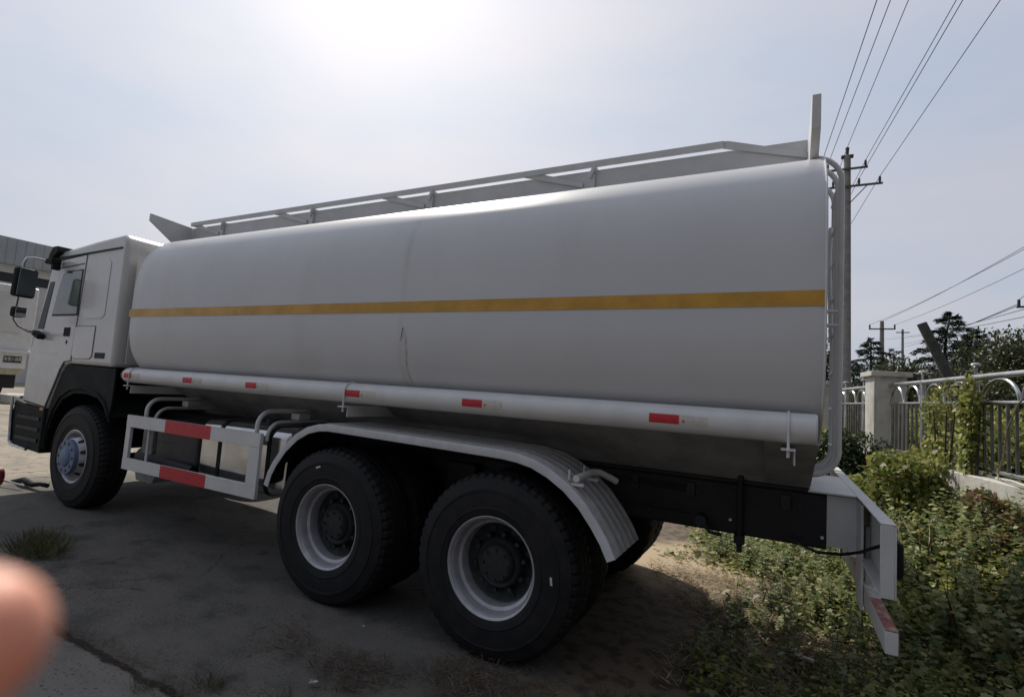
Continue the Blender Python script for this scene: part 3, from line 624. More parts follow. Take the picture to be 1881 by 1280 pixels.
# black cab mudguard
arc_o = [(-5.835, .60), (-5.82, 1.0), (-5.72, 1.24), (-5.60, 1.47), (-5.50, 1.555), (-4.50, 1.545), (-4.50, 1.22), (-4.52, 1.0), (-4.60, 1.13), (-4.78, 1.23), (-5.02, 1.26), (-5.30, 1.25), (-5.52, 1.17), (-5.68, 1.0), (-5.76, .8), (-5.78, .60)]
b = MB(); b.prism(arc_o, .055, .075); mg = b.build('cab_mudguard', m_plast, T)
b = MB(); arcp = [(-5.80, .62), (-5.78, .85), (-5.70, 1.04), (-5.56, 1.20), (-5.36, 1.29), (-5.1, 1.32), (-4.84, 1.29), (-4.64, 1.2), (-4.52, 1.05)]
b.add([(x, .048, z) for x, z in arcp]+[(x, .50, z) for x, z in arcp], [(i, i+1, len(arcp)+i+1, len(arcp)+i) for i in range(len(arcp)-1)]); o = b.build('wheel_arch_liner', m_plast, mg)
b = MB(); b.tube([(x, .05, z) for x, z in arcp], .014, 8); b.build('arch_lip', m_plast, mg)
bx('cab_floor', m_blk, T, -6.2, -4.6, .5, 2.0, 1.2, 1.55)
# mirrors
def mir(name, cx_, cz_, w, h, tilt):
    b = MB(); c = Vector((cx_, -.22, cz_)); az = Vector((tilt, 0, 1)).normalized(); ax_ = Vector((.25, -.95, 0)).normalized(); ay_ = az.cross(ax_)
    b.obox(c, ax_, ay_, az, w, .045, h); o = b.build(name, m_plast, T, bevel=.03, seg=4)
    b = MB(); b.obox(c+ay_*.046*(1 if ay_.x > 0 else -1), ax_, ay_, az, w*.86, .002, h*.88); b.build('mirror_glass', m_mirr, o)
    return o
b = MB(); b.tube([(-6.05, .02, 2.72), (-6.08, -.05, 2.735), (-6.09, -.15, 2.74), (-6.08, -.23, 2.72), (-6.07, -.25, 2.66), (-6.07, -.25, 2.45), (-6.10, -.25, 2.2), (-6.14, -.25, 2.02), (-6.14, -.2, 1.95), (-6.16, -.10, 1.90), (-6.20, .01, 1.90)], .013, 10); b.build('mirror_arm', m_chrome, T)
b = MB(); b.box(-6.10, -5.93, -.06, .035, 2.70, 2.76); b.box(-5.99, -5.93, -.04, .035, 2.63, 2.701); b.build('upper_mirror_mount', m_plast, T, bevel=.008)
b = MB(); b.obox((-6.16, .0, 1.875), (.93, 0, -.3), (0, 1, 0), (.3, 0, .93), .09, .035, .03); b.build('mirror_mount', m_plast, T, bevel=.008)
mir('main_mirror', -6.07, 2.435, .105, .165, .06); mir('wide_mirror', -6.13, 2.105, .060, .062, .03)

# ------------------------------------------------------------------ fence, pillars, plinth
FZ = lambda s: gz(*(F0+FD*s))
def fp(s, z, off=0): p = F0+FD*s+FN*off; return Vector((p[0], p[1], z))
m_conc = mat('painted render', (.50, .49, .45), .85, var=.12, scale=6, bump=.003, bscale=60, c2=(.33, .32, .29), thr=(.45, .75))
def drip(n, l, p): return mth(n, l, 'MULTIPLY', mrange(n, l, nois(n, l, p, 7, 5, (1, 1, .12)), .52, .7), .6)
addmask(m_conc, (.16, .155, .13), drip)
AX = Vector((FD[0], FD[1], 0)); AY = Vector((FN[0], FN[1], 0)); AZ = Vector((0, 0, 1))
for s, lab in ((-.17, 'near grey fence pillar with a flat cap behind the truck ladder'), (-2.92, 'far grey fence pillar half hidden by the rear edge of the tank')):
    t = thing('fence_pillar', lab, 'pillar', fp(s, FZ(s)), 'pillars of the yard fence')
    b = MB(); b.obox(fp(s, 1.15), AX, AY, AZ, .17, .17, .93); b.build('shaft', m_conc, t, bevel=.006)
    b = MB(); b.obox(fp(s, 2.105), AX, AY, AZ, .215, .215, .03); b.build('cap', m_conc, t, bevel=.006)
def plinth(s0, s1, lab):
    b = MB(); b.obox(fp((s0+s1)/2, .60), AX, AY, AZ, (s1-s0)/2, .11, .545); o = b.build('fence_plinth', m_conc, None, bevel=.01)
    return tag(o, lab, 'wall', 'low walls under the fence')
plinth(0.0, 4.6, 'pale low concrete wall under the right fence panel, in the vines')
plinth(-2.74, -.345, 'pale low concrete wall under the fence between the two pillars')
plinth(-9, -3.1, 'low concrete wall beyond the far fence pillar')
def panel(s0, s1, posts, arches, lab):
    t = thing('tube_fence', lab, 'fence', fp((s0+s1)/2, 1.15), 'steel tube panels of the yard fence')
    for z, r_ in ((1.97, .024), (1.75, .016), (1.20, .016)):
        b = MB(); b.tube([fp(s0, z), fp(s1, z)], r_, 14); b.build('rail', m_stain, t)
    for s in posts:
        b = MB(); b.tube([fp(s, 1.14), fp(s, 1.985)], .024, 14); p_ = b.build('post', m_stain, t)
        b = MB(); c = fp(s, 2.055); b.lathe([(.0, -.001)], (0, 0, 0), 3) if False else None
        vs2 = []; 
        for i in range(7):
            a = math.pi*i/6
            for k in range(16): vs2.append((c.x+.038*math.sin(a)*math.cos(k*math.pi/8), c.y+.038*math.sin(a)*math.sin(k*math.pi/8), c.z+.022+.022*math.cos(a)))
        b.add(vs2, [(i*16+k, i*16+(k+1)%16, (i+1)*16+(k+1)%16, (i+1)*16+k) for i in range(6) for k in range(16)])
        b.tube([fp(s, 1.98), fp(s, 2.06)], .011, 8); b.build('post_cap', m_stain, p_)
    for a0, a1 in arches:
        b = MB(); c = (a0+a1)/2; h = (a1-a0)/2
        b.tube([fp(c-h*math.cos(a), 1.75+.19*math.sin(a)) for a in np.linspace(0, math.pi, 15)], .014, 10); b.build('arch', m_stain, t)
    s = s0+.07
    while s < s1-.03:
        if min([abs(s-p) for p in posts]+[9]) > .05:
            b = MB(); b.tube([fp(s, 1.20), fp(s, 1.75)], .0125, 8); b.build('baluster', m_bar, t)
        s += .112
panel(.002, 4.5, (.90, 1.96, 3.02, 4.08), ((.03, .40), (.45, .84), (.98, 1.38), (1.48, 1.88), (2.06, 2.58), (2.62, 2.98), (3.08, 3.5), (3.6, 4.0)), 'stainless tube fence panel with looped arches right of the near pillar')
panel(-2.75, -.342, (-1.0, -1.85), ((-.80, -.42), (-1.28, -.9), (-1.72, -1.35), (-2.2, -1.86), (-2.6, -2.25)), 'stainless tube fence panel between the two grey pillars')

# ------------------------------------------------------------------ poles and wires
m_stub = mat('dark weathered stub', (.075, .08, .07), .9, var=.2, scale=8)
m_pole = mat('weathered concrete pole', (.30, .295, .28), .85, var=.15, scale=8)
m_iron = mat('galvanised crossarm', (.10, .105, .11), .6, metal=.3, var=.1)
m_ins = mat('brown insulator', (.05, .04, .04), .35)
m_wire = mat('power line', (.03, .03, .032), .6)
PX, PY = 2.84, 12.0
t = thing('utility_pole', 'tall concrete utility pole with two crossarms, rising just behind the ladder', 'pole', (PX, PY, .0))
b = MB(); b.tube([(PX+.03, PY, 0), (PX, PY, 8.02)], [.125, .075], 20); b.build('shaft', m_pole, t)
WIRES = []
def arm(z, dx0, dx1, ins, brace=None):
    b = MB(); b.obox((PX+(dx0+dx1)/2, PY-.10, z), (1, 0, 0), (0, 1, 0), (0, 0, 1), (dx1-dx0)/2, .02, .022)
    if brace: b.tube([(PX+.06, PY-.1, z-.42), (PX+brace, PY-.1, z)], .012, 6); b.tube([(PX-.06, PY-.1, z-.42), (PX-brace, PY-.1, z)], .012, 6)
    a_ = b.build('crossarm', m_iron, t)
    for dx in ins:
        b = MB(); b.tube([(PX+dx, PY-.1, z+.02), (PX+dx, PY-.1, z+.07), (PX+dx, PY-.1, z+.075), (PX+dx, PY-.1, z+.12), (PX+dx, PY-.1, z+.125), (PX+dx, PY-.1, z+.17)], [.02, .03, .022, .034, .022, .026], 10); b.build('insulator', m_ins, a_)
a1z = at(1589, 307, 1, 11.9)[2]; a2z = at(1612, 337, 1, 11.9)[2]
arm(a1z, -.46, .42, (-.42, .37)); arm(a2z, -.78, .72, (-.70, -.3, .24, .66), .42)
b = MB(); b.tube([(PX, PY, 8.0), (PX, PY, 8.22)], [.03, .045], 10); b.obox((PX, PY, 7.99), (1,0,0), (0,1,0), (0,0,1), .13, .05, .03); b.build('top_insulator', m_ins, t)
def wire(p0, p1, lab, r_=.007, sag=.25, ext=0, name='power_line', grp='power lines of the tall pole', n=24):
    p0 = Vector(p0); p1 = Vector(p1); ps = []
    for i in range(n+1):
        u = i/n; p = p0.lerp(p1, u); p.z -= sag*4*u*(1-u); ps.append(p)
    b = MB(); b.tube(ps, r_, 6); o = b.build(name, m_wire, None); return tag(o, lab, 'cable', grp)
spec = [(-.70, a2z+.17, (1611, 0), 'first power line from the left, dropping behind the tank corner'), (-.42, a1z+.17, (1636, 0), 'second power line from the left, from the upper crossarm'), (0, 8.22, (1669, 0), 'power line tied to the very top of the tall pole'),
        (.37, a1z+.17, (1757, 0), 'power line from the right end of the upper crossarm'), (.24, a2z+.17, (1769, 0), 'power line from the inner right insulator of the lower crossarm'), (.66, a2z+.17, (1838, 0), 'outermost right power line from the end of the lower crossarm')]
for dx, z, (ex, ey), lab in spec:
    p0 = Vector((PX+dx, PY-.1, z)); e = Vector(at(ex, ey, 2, z+.02)); d = e-p0; d.normalize(); far = p0-d*40
    ps = [far+Vector((0, 0, -.25)), p0-d*30+Vector((0,0,-.7)), p0-d*20+Vector((0, 0, -.72)), p0-d*10+Vector((0, 0, -.5)), p0-d*4+Vector((0, 0, -.22)), p0, e, p0+d*12+Vector((0, 0, .0)), p0+d*24+Vector((0, 0, .1))]
    b = MB(); b.tube(ps, .0065, 6); o = b.build('power_line', m_wire, None); tag(o, lab, 'cable', 'power lines of the tall pole')
# second, distant pole
p2 = at(1620, 590, 1, 40); t = thing('utility_pole', 'distant utility pole with one short crossarm above the left cedar', 'pole', (p2[0], 40, 0.2))
b = MB(); b.tube([(p2[0], 40, 0), (p2[0], 40, p2[2])], [.2, .12], 12); b.build('shaft', m_pole, t)
b = MB(); b.obox((p2[0], 39.9, p2[2]-.55), (1,0,0), (0,1,0), (0,0,1), .75, .04, .04); a_ = b.build('crossarm', m_iron, t)
for dx in (-.7, .7):
    b = MB(); b.tube([(p2[0]+dx, 39.9, p2[2]-.5), (p2[0]+dx, 39.9, p2[2]-.25)], .05, 8); b.build('insulator', m_ins, a_)
for k, (dx, dz, (ex, ey), lab) in enumerate(((0, 0, (1881, 436), 'upper of the thin wires running right from the distant pole'), (-.7, -.25, (1881, 440), 'middle thin wire running right from the distant pole'), (.7, -.25, (1881, 477), 'lower thin wire running right from the distant pole'))):
    p0 = (p2[0]+dx, 40, p2[2]+dz); e = Vector(at(ex, ey, 2, p2[2]+dz-.2)); d = (e-Vector(p0)).normalized()
    wire(p0, e+d*12, lab, r_=.010, sag=.35, grp='thin wires from the distant pole')
p3 = at(1658, 605, 1, 55); t = thing('utility_pole', 'faint far utility pole between the cedars', 'pole', (p3[0], 55, .2))
b = MB(); b.tube([(p3[0], 55, 0), (p3[0], 55, p3[2])], [.16, .09], 10); b.build('shaft', m_pole, t)
b = MB(); b.obox((p3[0], 54.9, p3[2]-.3), (1,0,0), (0,1,0), (0,0,1), .5, .04, .04); b.build('crossarm', m_iron, t)
# pole just outside the frame whose arm reaches in
p4 = at(1915, 560, 1, 16); t = thing('utility_pole', 'utility pole at the right edge, only its crossarm end in view', 'pole', (p4[0], 16, .3))
b = MB(); b.tube([(p4[0], 16, 0), (p4[0], 16, p4[2]+.5)], [.14, .10], 14); b.build('shaft', m_pole, t)
ae = at(1869, 565, 1, 16)
b = MB(); b.obox(((p4[0]+ae[0])/2, 15.9, ae[2]), (1,0,0), (0,1,0), (0,0,1), (p4[0]-ae[0])/2+.05, .025, .025); a_ = b.build('crossarm', m_iron, t)
b = MB(); b.tube([(ae[0], 15.9, ae[2]), (ae[0], 15.9, ae[2]+.2)], .035, 8); b.build('insulator', m_ins, a_)
b = MB(); b.tube([(ae[0], 15.9, ae[2]+.2)]+[(ae[0]+.15*k, 15.9, ae[2]+.2+.28*math.sin(k*.5)) for k in range(1, 5)], .008, 6); b.build('jumper', m_wire, a_)
for (sx_, sy_), (ex, ey), lab in (((1869, 559), (1640, 640), 'highest thin wire from the arm at the right edge'), ((1869, 562), (1650, 632), 'second thin wire from the arm at the right edge'), ((1881, 568), (1640, 618), 'third thin wire over the cedars from the right edge'), ((1881, 582), (1600, 622), 'lowest thin wire over the cedars from the right edge')):
    wire(at(sx_, sy_, 1, 16), at(ex, ey, 1, 60), lab, r_=.010, sag=.25, grp='thin wires from the right edge')
# leaning stub of an old pole
a_ = at(1693, 594, 1, 8.5); c_ = at(1765, 735, 1, 8.5)
b = MB(); b.tube([a_, c_, c_+(c_-a_)*.6], [.075, .085, .09], 16); o = b.build('leaning_pole', m_stub, None); tag(o, 'thick old pole stub leaning left in front of the big cedar', 'pole')

# ------------------------------------------------------------------ foliage
def leafmat(name, c1, c2, c3=None, tr=.35, rough=.5):
    m = bpy.data.materials.new(name); m.use_nodes = True; t = m.node_tree; n = t.nodes; l = t.links; n.clear()
    o = n.new('ShaderNodeOutputMaterial'); g = n.new('ShaderNodeNewGeometry'); r_ = n.new('ShaderNodeValToRGB')
    r_.color_ramp.elements[0].color = (*c1, 1); r_.color_ramp.elements[1].color = (*c2, 1)
    if c3: e = r_.color_ramp.elements.new(.93); e.color = (*c3, 1); r_.color_ramp.elements[1].position = .9
    l.new(g.outputs['Random Per Island'], r_.inputs[0])
    z = n.new('ShaderNodeTexNoise'); z.inputs['Scale'].default_value = 1.6; l.new(g.outputs['Position'], z.inputs['Vector'])
    hv = n.new('ShaderNodeHueSaturation'); l.new(r_.outputs[0], hv.inputs['Color'])
    mr = n.new('ShaderNodeMapRange'); mr.inputs[1].default_value = .3; mr.inputs[2].default_value = .7; mr.inputs[3].default_value = .65; mr.inputs[4].default_value = 1.35; l.new(z.outputs['Fac'], mr.inputs[0]); l.new(mr.outputs[0], hv.inputs['Value'])
    b = n.new('ShaderNodeBsdfPrincipled'); b.inputs['Roughness'].default_value = rough; b.inputs['Specular IOR Level'].default_value = .35; l.new(hv.outputs[0], b.inputs['Base Color'])
    tl = n.new('ShaderNodeBsdfTranslucent'); l.new(hv.outputs[0], tl.inputs[0]); mx = n.new('ShaderNodeMixShader'); mx.inputs[0].default_value = tr
    l.new(b.outputs[0], mx.inputs[1]); l.new(tl.outputs[0], mx.inputs[2]); l.new(mx.outputs[0], o.inputs[0]); return m
SHAPES = {
 'lobed': np.array([(0,-.1,0),(.22,.05,.04),(.50,.02,-.02),(.34,.30,.05),(.52,.55,-.04),(.24,.58,.04),(0,1.0,-.08),(-.24,.58,.04),(-.52,.55,-.04),(-.34,.30,.05),(-.50,.02,-.02),(-.22,.05,.04)]),
 'oval': np.array([(0,0,0),(.24,.25,.03),(.27,.55,.03),(0,1.0,-.06),(-.27,.55,.03),(-.24,.25,.03)]),
 'long': np.array([(0,0,0),(.10,.3,.02),(.08,.7,0),(0,1,-.08),(-.08,.7,0),(-.10,.3,.02)]),
 'blade': np.array([(-.03,0,0),(.03,0,0),(.025,.55,.06),(0,1,.16),(-.025,.55,.06)]),
 'tri': np.array([(-.25,0,0),(.25,0,0),(0.1,.9,.1),(-.1,.9,.1)]),
}
def leaves(name, P, D, Nn, S, shape, mt, parent=None, extra=None):
    """P positions, D growth directions, Nn rough normals, S sizes (numpy arrays)"""
    P = np.asarray(P, float); D = np.asarray(D, float); Nn = np.asarray(Nn, float); S = np.asarray(S, float)
    D = D/np.linalg.norm(D, axis=1, keepdims=True); Xv = np.cross(D, Nn); Xv /= np.linalg.norm(Xv, axis=1, keepdims=True)+1e-9; Zv = np.cross(Xv, D)
    sh = SHAPES[shape]; k = len(sh); org = np.array(WORLD.get(parent.name, Vector((0,0,0)))) if parent else np.zeros(3)
    V = P[:,None,:]-org + S[:,None,None]*(sh[None,:,0:1]*Xv[:,None,:]+sh[None,:,1:2]*D[:,None,:]+sh[None,:,2:3]*Zv[:,None,:])
    n = len(P); me = bpy.data.meshes.new(name); me.vertices.add(n*k); me.vertices.foreach_set('co', V.reshape(-1))
    me.loops.add(n*k); me.loops.foreach_set('vertex_index', np.arange(n*k, dtype=np.int32)); me.polygons.add(n)
    me.polygons.foreach_set('loop_start', (np.arange(n)*k).astype(np.int32)); me.update(calc_edges=True); me.validate()
    me.materials.append(mt); o = bpy.data.objects.new(name, me); col.objects.link(o)
    if parent: o.parent = parent
    WORLD[o.name] = Vector(org); return o
def unit(v): return v/(np.linalg.norm(v, axis=1, keepdims=True)+1e-9)
m_weed = leafmat('weed leaves', (.055, .11, .024), (.18, .26, .06), (.40, .38, .12), .45)
m_weed2 = leafmat('pale weed leaves', (.09, .16, .055), (.20, .27, .11), (.32, .31, .14), .4)
m_dryv = leafmat('half dry leaves', (.045, .075, .025), (.13, .16, .055), (.20, .11, .06), .35)
m_dark = leafmat('dark shrub leaves', (.02, .04, .014), (.055, .09, .028), None, .3)
m_straw = leafmat('dry stems', (.12, .075, .04), (.32, .24, .14), (.42, .36, .25), .15, .7)
m_grass = leafmat('grass blades', (.03, .055, .014), (.08, .11, .035), (.18, .15, .08), .3)
m_ced = leafmat('cedar needles', (.010, .022, .016), (.028, .048, .032), None, .15)
m_brd = leafmat('broadleaf foliage', (.020, .036, .016), (.06, .085, .035), (.10, .10, .04), .3)
m_bark = mat('bark', (.07, .055, .04), .9, var=.25, scale=15, bump=.01, bscale=20)
def fbm(x, y, s, seed=0): return np.array([mnoise.noise(Vector((a*s+seed, b_*s, seed*.7))) for a, b_ in zip(x, y)])
def weedmask(x, y):     # 0..1 how thick the weeds are
    e = x+.22*y+.55*fbm(x, y, 1.1, 3)
    m_ = ss((e-1.15)/.8)
    # bare silt behind the wheels
    bare = ss(1.35-np.hypot((x-.65)/1.05, (y-2.35)/.80))
    q_ = fbm(x, y, 1.3, 17); dry = ss((2.35-e)/.5)*ss((2.7-y)/.5)*ss((q_+.55)/.5)
    return np.clip(m_*(1-bare)*(1-.80*dry), 0, 1)
def scatter(n, x0, x1, y0, y1):
    x = rng.uniform(x0, x1, n); y = rng.uniform(y0, y1, n); return x, y
# leafy ground cover: clumps of stems with leaves at many heights
def weeds(name, n, box, size, hmul, shape, mt, lab, cat, thr=.0, seed=1, up=.8):
    x, y = scatter(n, *box); k = weedmask(x, y)*(.35+.65*ss((fbm(x, y, 2.3, seed)+.35)/.6)); keep = rng.uniform(0, 1, n) < k; x, y = x[keep], y[keep]
    d = fdist(x, y); keep = (d > -1.4); x, y, d = x[keep], y[keep], d[keep]
    n = len(x); h0 = (.07+.22*ss((1.5-d)/1.6)+.10*ss((x-1.2)/1.2))*hmul*(.75+.7*fbm(x, y, 1.9, seed+9)); h0 = np.clip(h0, .03, .6)
    u = rng.uniform(0, 1, n)**.6; z = gz(x, y)+h0*u
    az = rng.uniform(0, 2*math.pi, n); D = np.stack([np.cos(az), np.sin(az), rng.uniform(-.35, .55, n)], 1)
    Nn = np.stack([rng.normal(0, .65, n), rng.normal(0, .65, n), np.full(n, up)], 1)
    o = leaves(name, np.stack([x, y, z], 1), D, Nn, size*rng.uniform(.5, 1.35, n), shape, mt); tag(o, lab, cat, kind='stuff'); return o
weeds('weeds', 42000, (.2, 3.6, -.6, 5.5), .040, 1.0, 'lobed', m_weed, 'low green lobed weeds covering the bank right of the truck', 'weeds')
weeds('pale_weeds', 12000, (.2, 3.6, -.4, 5.5), .062, 1.25, 'lobed', m_weed2, 'taller pale green weeds poking through the bank cover', 'weeds', seed=5)
weeds('far_weeds', 50000, (-3.5, 3.4, 3.6, 12), .06, 1.2, 'lobed', m_weed, 'green weeds seen under and beyond the truck chassis', 'weeds', seed=8)
weeds('fine_weeds', 90000, (.2, 3.6, -.6, 5.0), .028, 1.1, 'oval', m_weed, 'fine small leaved weeds among the lobed ones', 'weeds', seed=12)
# dry stems
m_litter = leafmat('dark rotting stems', (.030, .022, .014), (.085, .06, .036), (.16, .12, .08), .1, .8)
def straw(name, n, fn, size, lab, mt=None):
    x, y = fn(n); az = rng.uniform(0, 2*math.pi, len(x)); n = len(x)
    D = np.stack([np.cos(az), np.sin(az), rng.uniform(-.05, .35, n)], 1); Nn = np.stack([rng.normal(0, .3, n), rng.normal(0, .3, n), np.ones(n)], 1)
    o = leaves(name, np.stack([x, y, gz(x, y)+rng.uniform(.0, .05, n)], 1), D, Nn, size*rng.uniform(.4, 1.5, n), 'blade', mt or m_straw); tag(o, lab, 'dry grass', kind='stuff')
def f1(n):
    x, y = scatter(n, .0, 2.6, -.3, 2.6); e = x+.22*y+.4*fbm(x, y, 1.3, 3); k = ss((e-1.05)/.4)*ss((2.7-e)/.7)*ss((fbm(x, y, 2.1, 51)+.4)/.5); q_ = rng.uniform(0, 1, n) < k; return x[q_], y[q_]
straw('dry_grass', 42000, f1, .065, 'brown dry stems and litter behind the rear wheels')
def f2(n):
    x, y = scatter(n, -1.7, .9, -1.3, .4); k = ss((fbm(x, y, 1.7, 21)+.05)/.3)*ss(1.25-np.hypot((x+.15)/1.15, (y+.45)/.55)); q_ = rng.uniform(0, 1, n) < k; return x[q_], y[q_]
straw('dry_litter', 30000, f2, .05, 'dark dry litter on the concrete in front of the rear wheel', m_litter)
def f3(n):
    x = rng.uniform(-2.2, 1.2, n); y = -1.13+rng.normal(0, .045, n)+.10*fbm(x, x*0, 1.2, 4); q_ = fbm(x, y, 2.5, 6) > -.15; return x[q_], y[q_]
straw('joint_litter', 3500, f3, .03, 'thin line of dead grass along the slab joint at the bottom', m_litter)
def f4(n):
    x, y = scatter(n, .6, 3.4, -.6, 5); q_ = rng.uniform(0, 1, n) < weedmask(x, y)*ss((fbm(x, y, 1.5, 33)+.2)/.4); return x[q_], y[q_]
straw('dead_stalks', 16000, f4, .12, 'pale dead stalks mixed through the green weeds')
def stalks(name, n, box, hmin, hmax, ls, shape, mt, lab, seed):
    x, y = scatter(n, *box); k = weedmask(x, y)*ss((fbm(x, y, 1.4, seed)+.3)/.5); q_ = (rng.uniform(0, 1, n) < k) & (fdist(x, y) > .1); x, y = x[q_], y[q_]; n = len(x); P = []; D = []; S = []
    lean = rng.normal(0, .22, (n, 2)); h = rng.uniform(hmin, hmax, n)*(.6+.5*ss((1.6-fdist(x, y))/1.2)); z0 = gz(x, y); m_ = 16
    for j in range(m_):
        u = (j+1)/m_; a = j*2.4+rng.uniform(0, 6.28, n)*.2+x*50; px_ = x+lean[:,0]*h*u; py_ = y+lean[:,1]*h*u
        P.append(np.stack([px_, py_, z0+h*u], 1)); D.append(np.stack([np.cos(a), np.sin(a), np.full(n, .55-.7*(1-u))], 1)); S.append(ls*(1.25-.7*u)*rng.uniform(.7, 1.2, n))
    P = np.concatenate(P); D = np.concatenate(D); S = np.concatenate(S)
    o = leaves(name, P, D, np.tile([0, 0, 1.], (len(P), 1))+rng.normal(0, .3, P.shape), S, shape, mt); tag(o, lab, 'weeds', kind='stuff')
    o = leaves(name+'_stems', np.stack([x, y, z0], 1), np.stack([lean[:,0], lean[:,1], np.ones(n)], 1), rng.normal(0, 1, (n, 3)), h, 'blade', m_straw); o.scale = (1, 1, 1); tag(o, 'thin stems of the '+lab, 'stems', kind='stuff')
SHAPES['blade'] = SHAPES['blade']*np.array([.28, 1, 1])
stalks('tall_weeds', 1500, (.9, 3.5, -.3, 4.5), .22, .50, .060, 'lobed', m_weed2, 'upright pale leafy weeds on the bank', 41)
stalks('upright_weeds', 2600, (.6, 3.5, -.6, 5.0), .12, .34, .045, 'oval', m_weed, 'upright small leaved weeds on the bank', 44)
# grass tufts on the concrete
SHAPES['blade'] = SHAPES['blade']*np.array([2., 1, 1])
def tuft(x, y, n, h, r_, lab, mt=m_grass, grp='grass tufts on the concrete'):
    a = rng.uniform(0, 2*math.pi, n); rr = r_*np.sqrt(rng.uniform(0, 1, n)); px_, py_ = x+rr*np.cos(a)*1.5, y+rr*np.sin(a); az = rng.uniform(0, 2*math.pi, n)
    D = np.stack([np.cos(az)*.8, np.sin(az)*.8, rng.uniform(.2, 1.3, n)], 1); Nn = np.stack([-np.cos(az), -np.sin(az), np.full(n, .6)], 1)
    o = leaves('grass_tuft', np.stack([px_, py_, gz(px_, py_)], 1), D, Nn, h*rng.uniform(.4, 1.2, n), 'blade', mt); tag(o, lab, 'grass', grp)
tuft(-3.78, -.66, 500, .15, .17, 'ragged green grass tuft beside the blurred finger')
tuft(-4.1, -.52, 160, .12, .12, 'small green tuft at the left edge of the concrete')
tuft(-1.0, -1.0, 90, .09, .06, 'small tuft growing from the slab joint')
tuft(-.55, -.95, 120, .10, .10, 'low tuft in the litter at the bottom edge')
tuft(-1.25, -1.18, 60, .07, .05, 'tiny tuft on the near slab')
tuft(.95, -.02, 260, .12, .18, 'green tuft right of the rear tyre in the shade')
# shrubs, vines
def blob_leaves(name, c, rad, n, size, shape, mt, parent=None, clumps=14, surf=.55, seed=0):
    r0 = np.random.default_rng(seed); cc = unit(r0.normal(0, 1, (clumps, 3)))*r0.uniform(.25, .8, (clumps, 1)); cr = r0.uniform(.28, .5, clumps)
    w = cr**2/np.sum(cr**2); idx = r0.choice(clumps, n, p=w); dirs = unit(r0.normal(0, 1, (n, 3))); rr = cr[idx][:,None]*r0.uniform(surf, 1.1, (n, 1))
    P = cc[idx]+dirs*rr; P = np.array(c)+P*np.array(rad); D = dirs+r0.normal(0, .6, (n, 3))+np.array([0, 0, .1]); Nn = dirs+r0.normal(0, .5, (n, 3))+np.array([0, 0, .5])
    g = gz(P[:,0], P[:,1]) if c[2] < 2 else np.zeros(n); P[:,2] = np.maximum(P[:,2], g+.01)
    return leaves(name, P, D, Nn, size*r0.uniform(.6, 1.3, n), shape, mt, parent)
def shrub(name, c, rad, n, size, mt, lab, cat='bush', shape='oval', grp=None, seed=0, clumps=14):
    base = (c[0], c[1], float(gz(np.array(c[0]), np.array(c[1])))); t = thing(name, lab, cat, base, grp)
    blob_leaves('foliage', c, rad, n, size, shape, mt, t, clumps, seed=seed)
    b = MB()
    for k in range(6):
        a = k*1.05; b.tube([base, (c[0]+rad[0]*.3*math.cos(a), c[1]+rad[1]*.3*math.sin(a), (base[2]+c[2])/2), (c[0]+rad[0]*.6*math.cos(a), c[1]+rad[1]*.6*math.sin(a), c[2]+rad[2]*.4)], [.015, .01, .005], 6)
    b.build('stem', m_bark, t)
p_ = fp(-.15, 0, .42); shrub('dark_bush', (p_.x, p_.y, .92), (.50, .55, .42), 13000, .042, m_dark, 'dark rounded bush at the foot of the near fence pillar', seed=3, clumps=18)
p_ = fp(-1.9, 0, .40); shrub('small_bush', (p_.x, p_.y, .85), (.40, .7, .40), 3500, .06, m_weed, 'lighter bush behind the bottom of the ladder', seed=4)
p_ = fp(1.52, 0, .28); shrub('leafy_creeper', (p_.x, p_.y, .90), (.38, .60, .40), 15000, .045, m_weed, 'leafy creeper mounded against the fence between the wall patches', 'creeper', 'lobed', seed=5, clumps=38)
p_ = fp(2.02, 0, .06); shrub('climbing_vine', (p_.x, p_.y, 1.45), (.10, .20, .56), 1700, .038, m_weed, 'climbing vine wound up the fence post to the top rail', 'vine', 'lobed', seed=6, clumps=16)
p_ = fp(1.45, 0, .05); shrub('climbing_vine', (p_.x, p_.y, 1.50), (.10, .60, .42), 750, .036, m_weed, 'thin vine strands spread over the arches left of the wound post', 'vine', 'lobed', seed=16, clumps=9)
p_ = fp(2.80, 0, .16); shrub('leafy_creeper', (p_.x, p_.y, .88), (.20, .60, .26), 6000, .038, m_dryv, 'dry-tinged creeper at the right edge below the fence', 'creeper', 'lobed', seed=7)
p_ = fp(.5, 0, .55); shrub('leafy_creeper', (p_.x, p_.y, .62), (.45, .8, .36), 10000, .045, m_weed, 'low creeper on the bank below the left wall patch', 'creeper', 'lobed', seed=8, clumps=20)
b = MB(); b.tube([fp(2.62, 1.74, .03), fp(2.52, 1.55, .05), fp(2.46, 1.32, .05), fp(2.40, 1.20, .06), fp(2.46, 1.17, .08)], .006, 6); b.tube([fp(3.2, 1.95, .03), fp(2.75, 1.80, .04), fp(2.62, 1.74, .03)], .005, 6); o = b.build('dry_vine', m_straw, None); tag(o, 'bare dry vine stem hanging down the right fence bars', 'vine')
for s0, s1, o1, lab in ((.35, 1.15, .13, 'pale broken stick lying on the wall top under the left arches'), (2.3, 3.1, .14, 'pale broken stick lying on the wall top at the right edge')):
    b = MB(); b.tube([fp(s0, 1.155, o1-.12), fp((s0+s1)/2, 1.175, o1-.03), fp(s1, 1.15, o1)], .011, 6); o = b.build('stick', m_conc, None); tag(o, lab, 'stick')
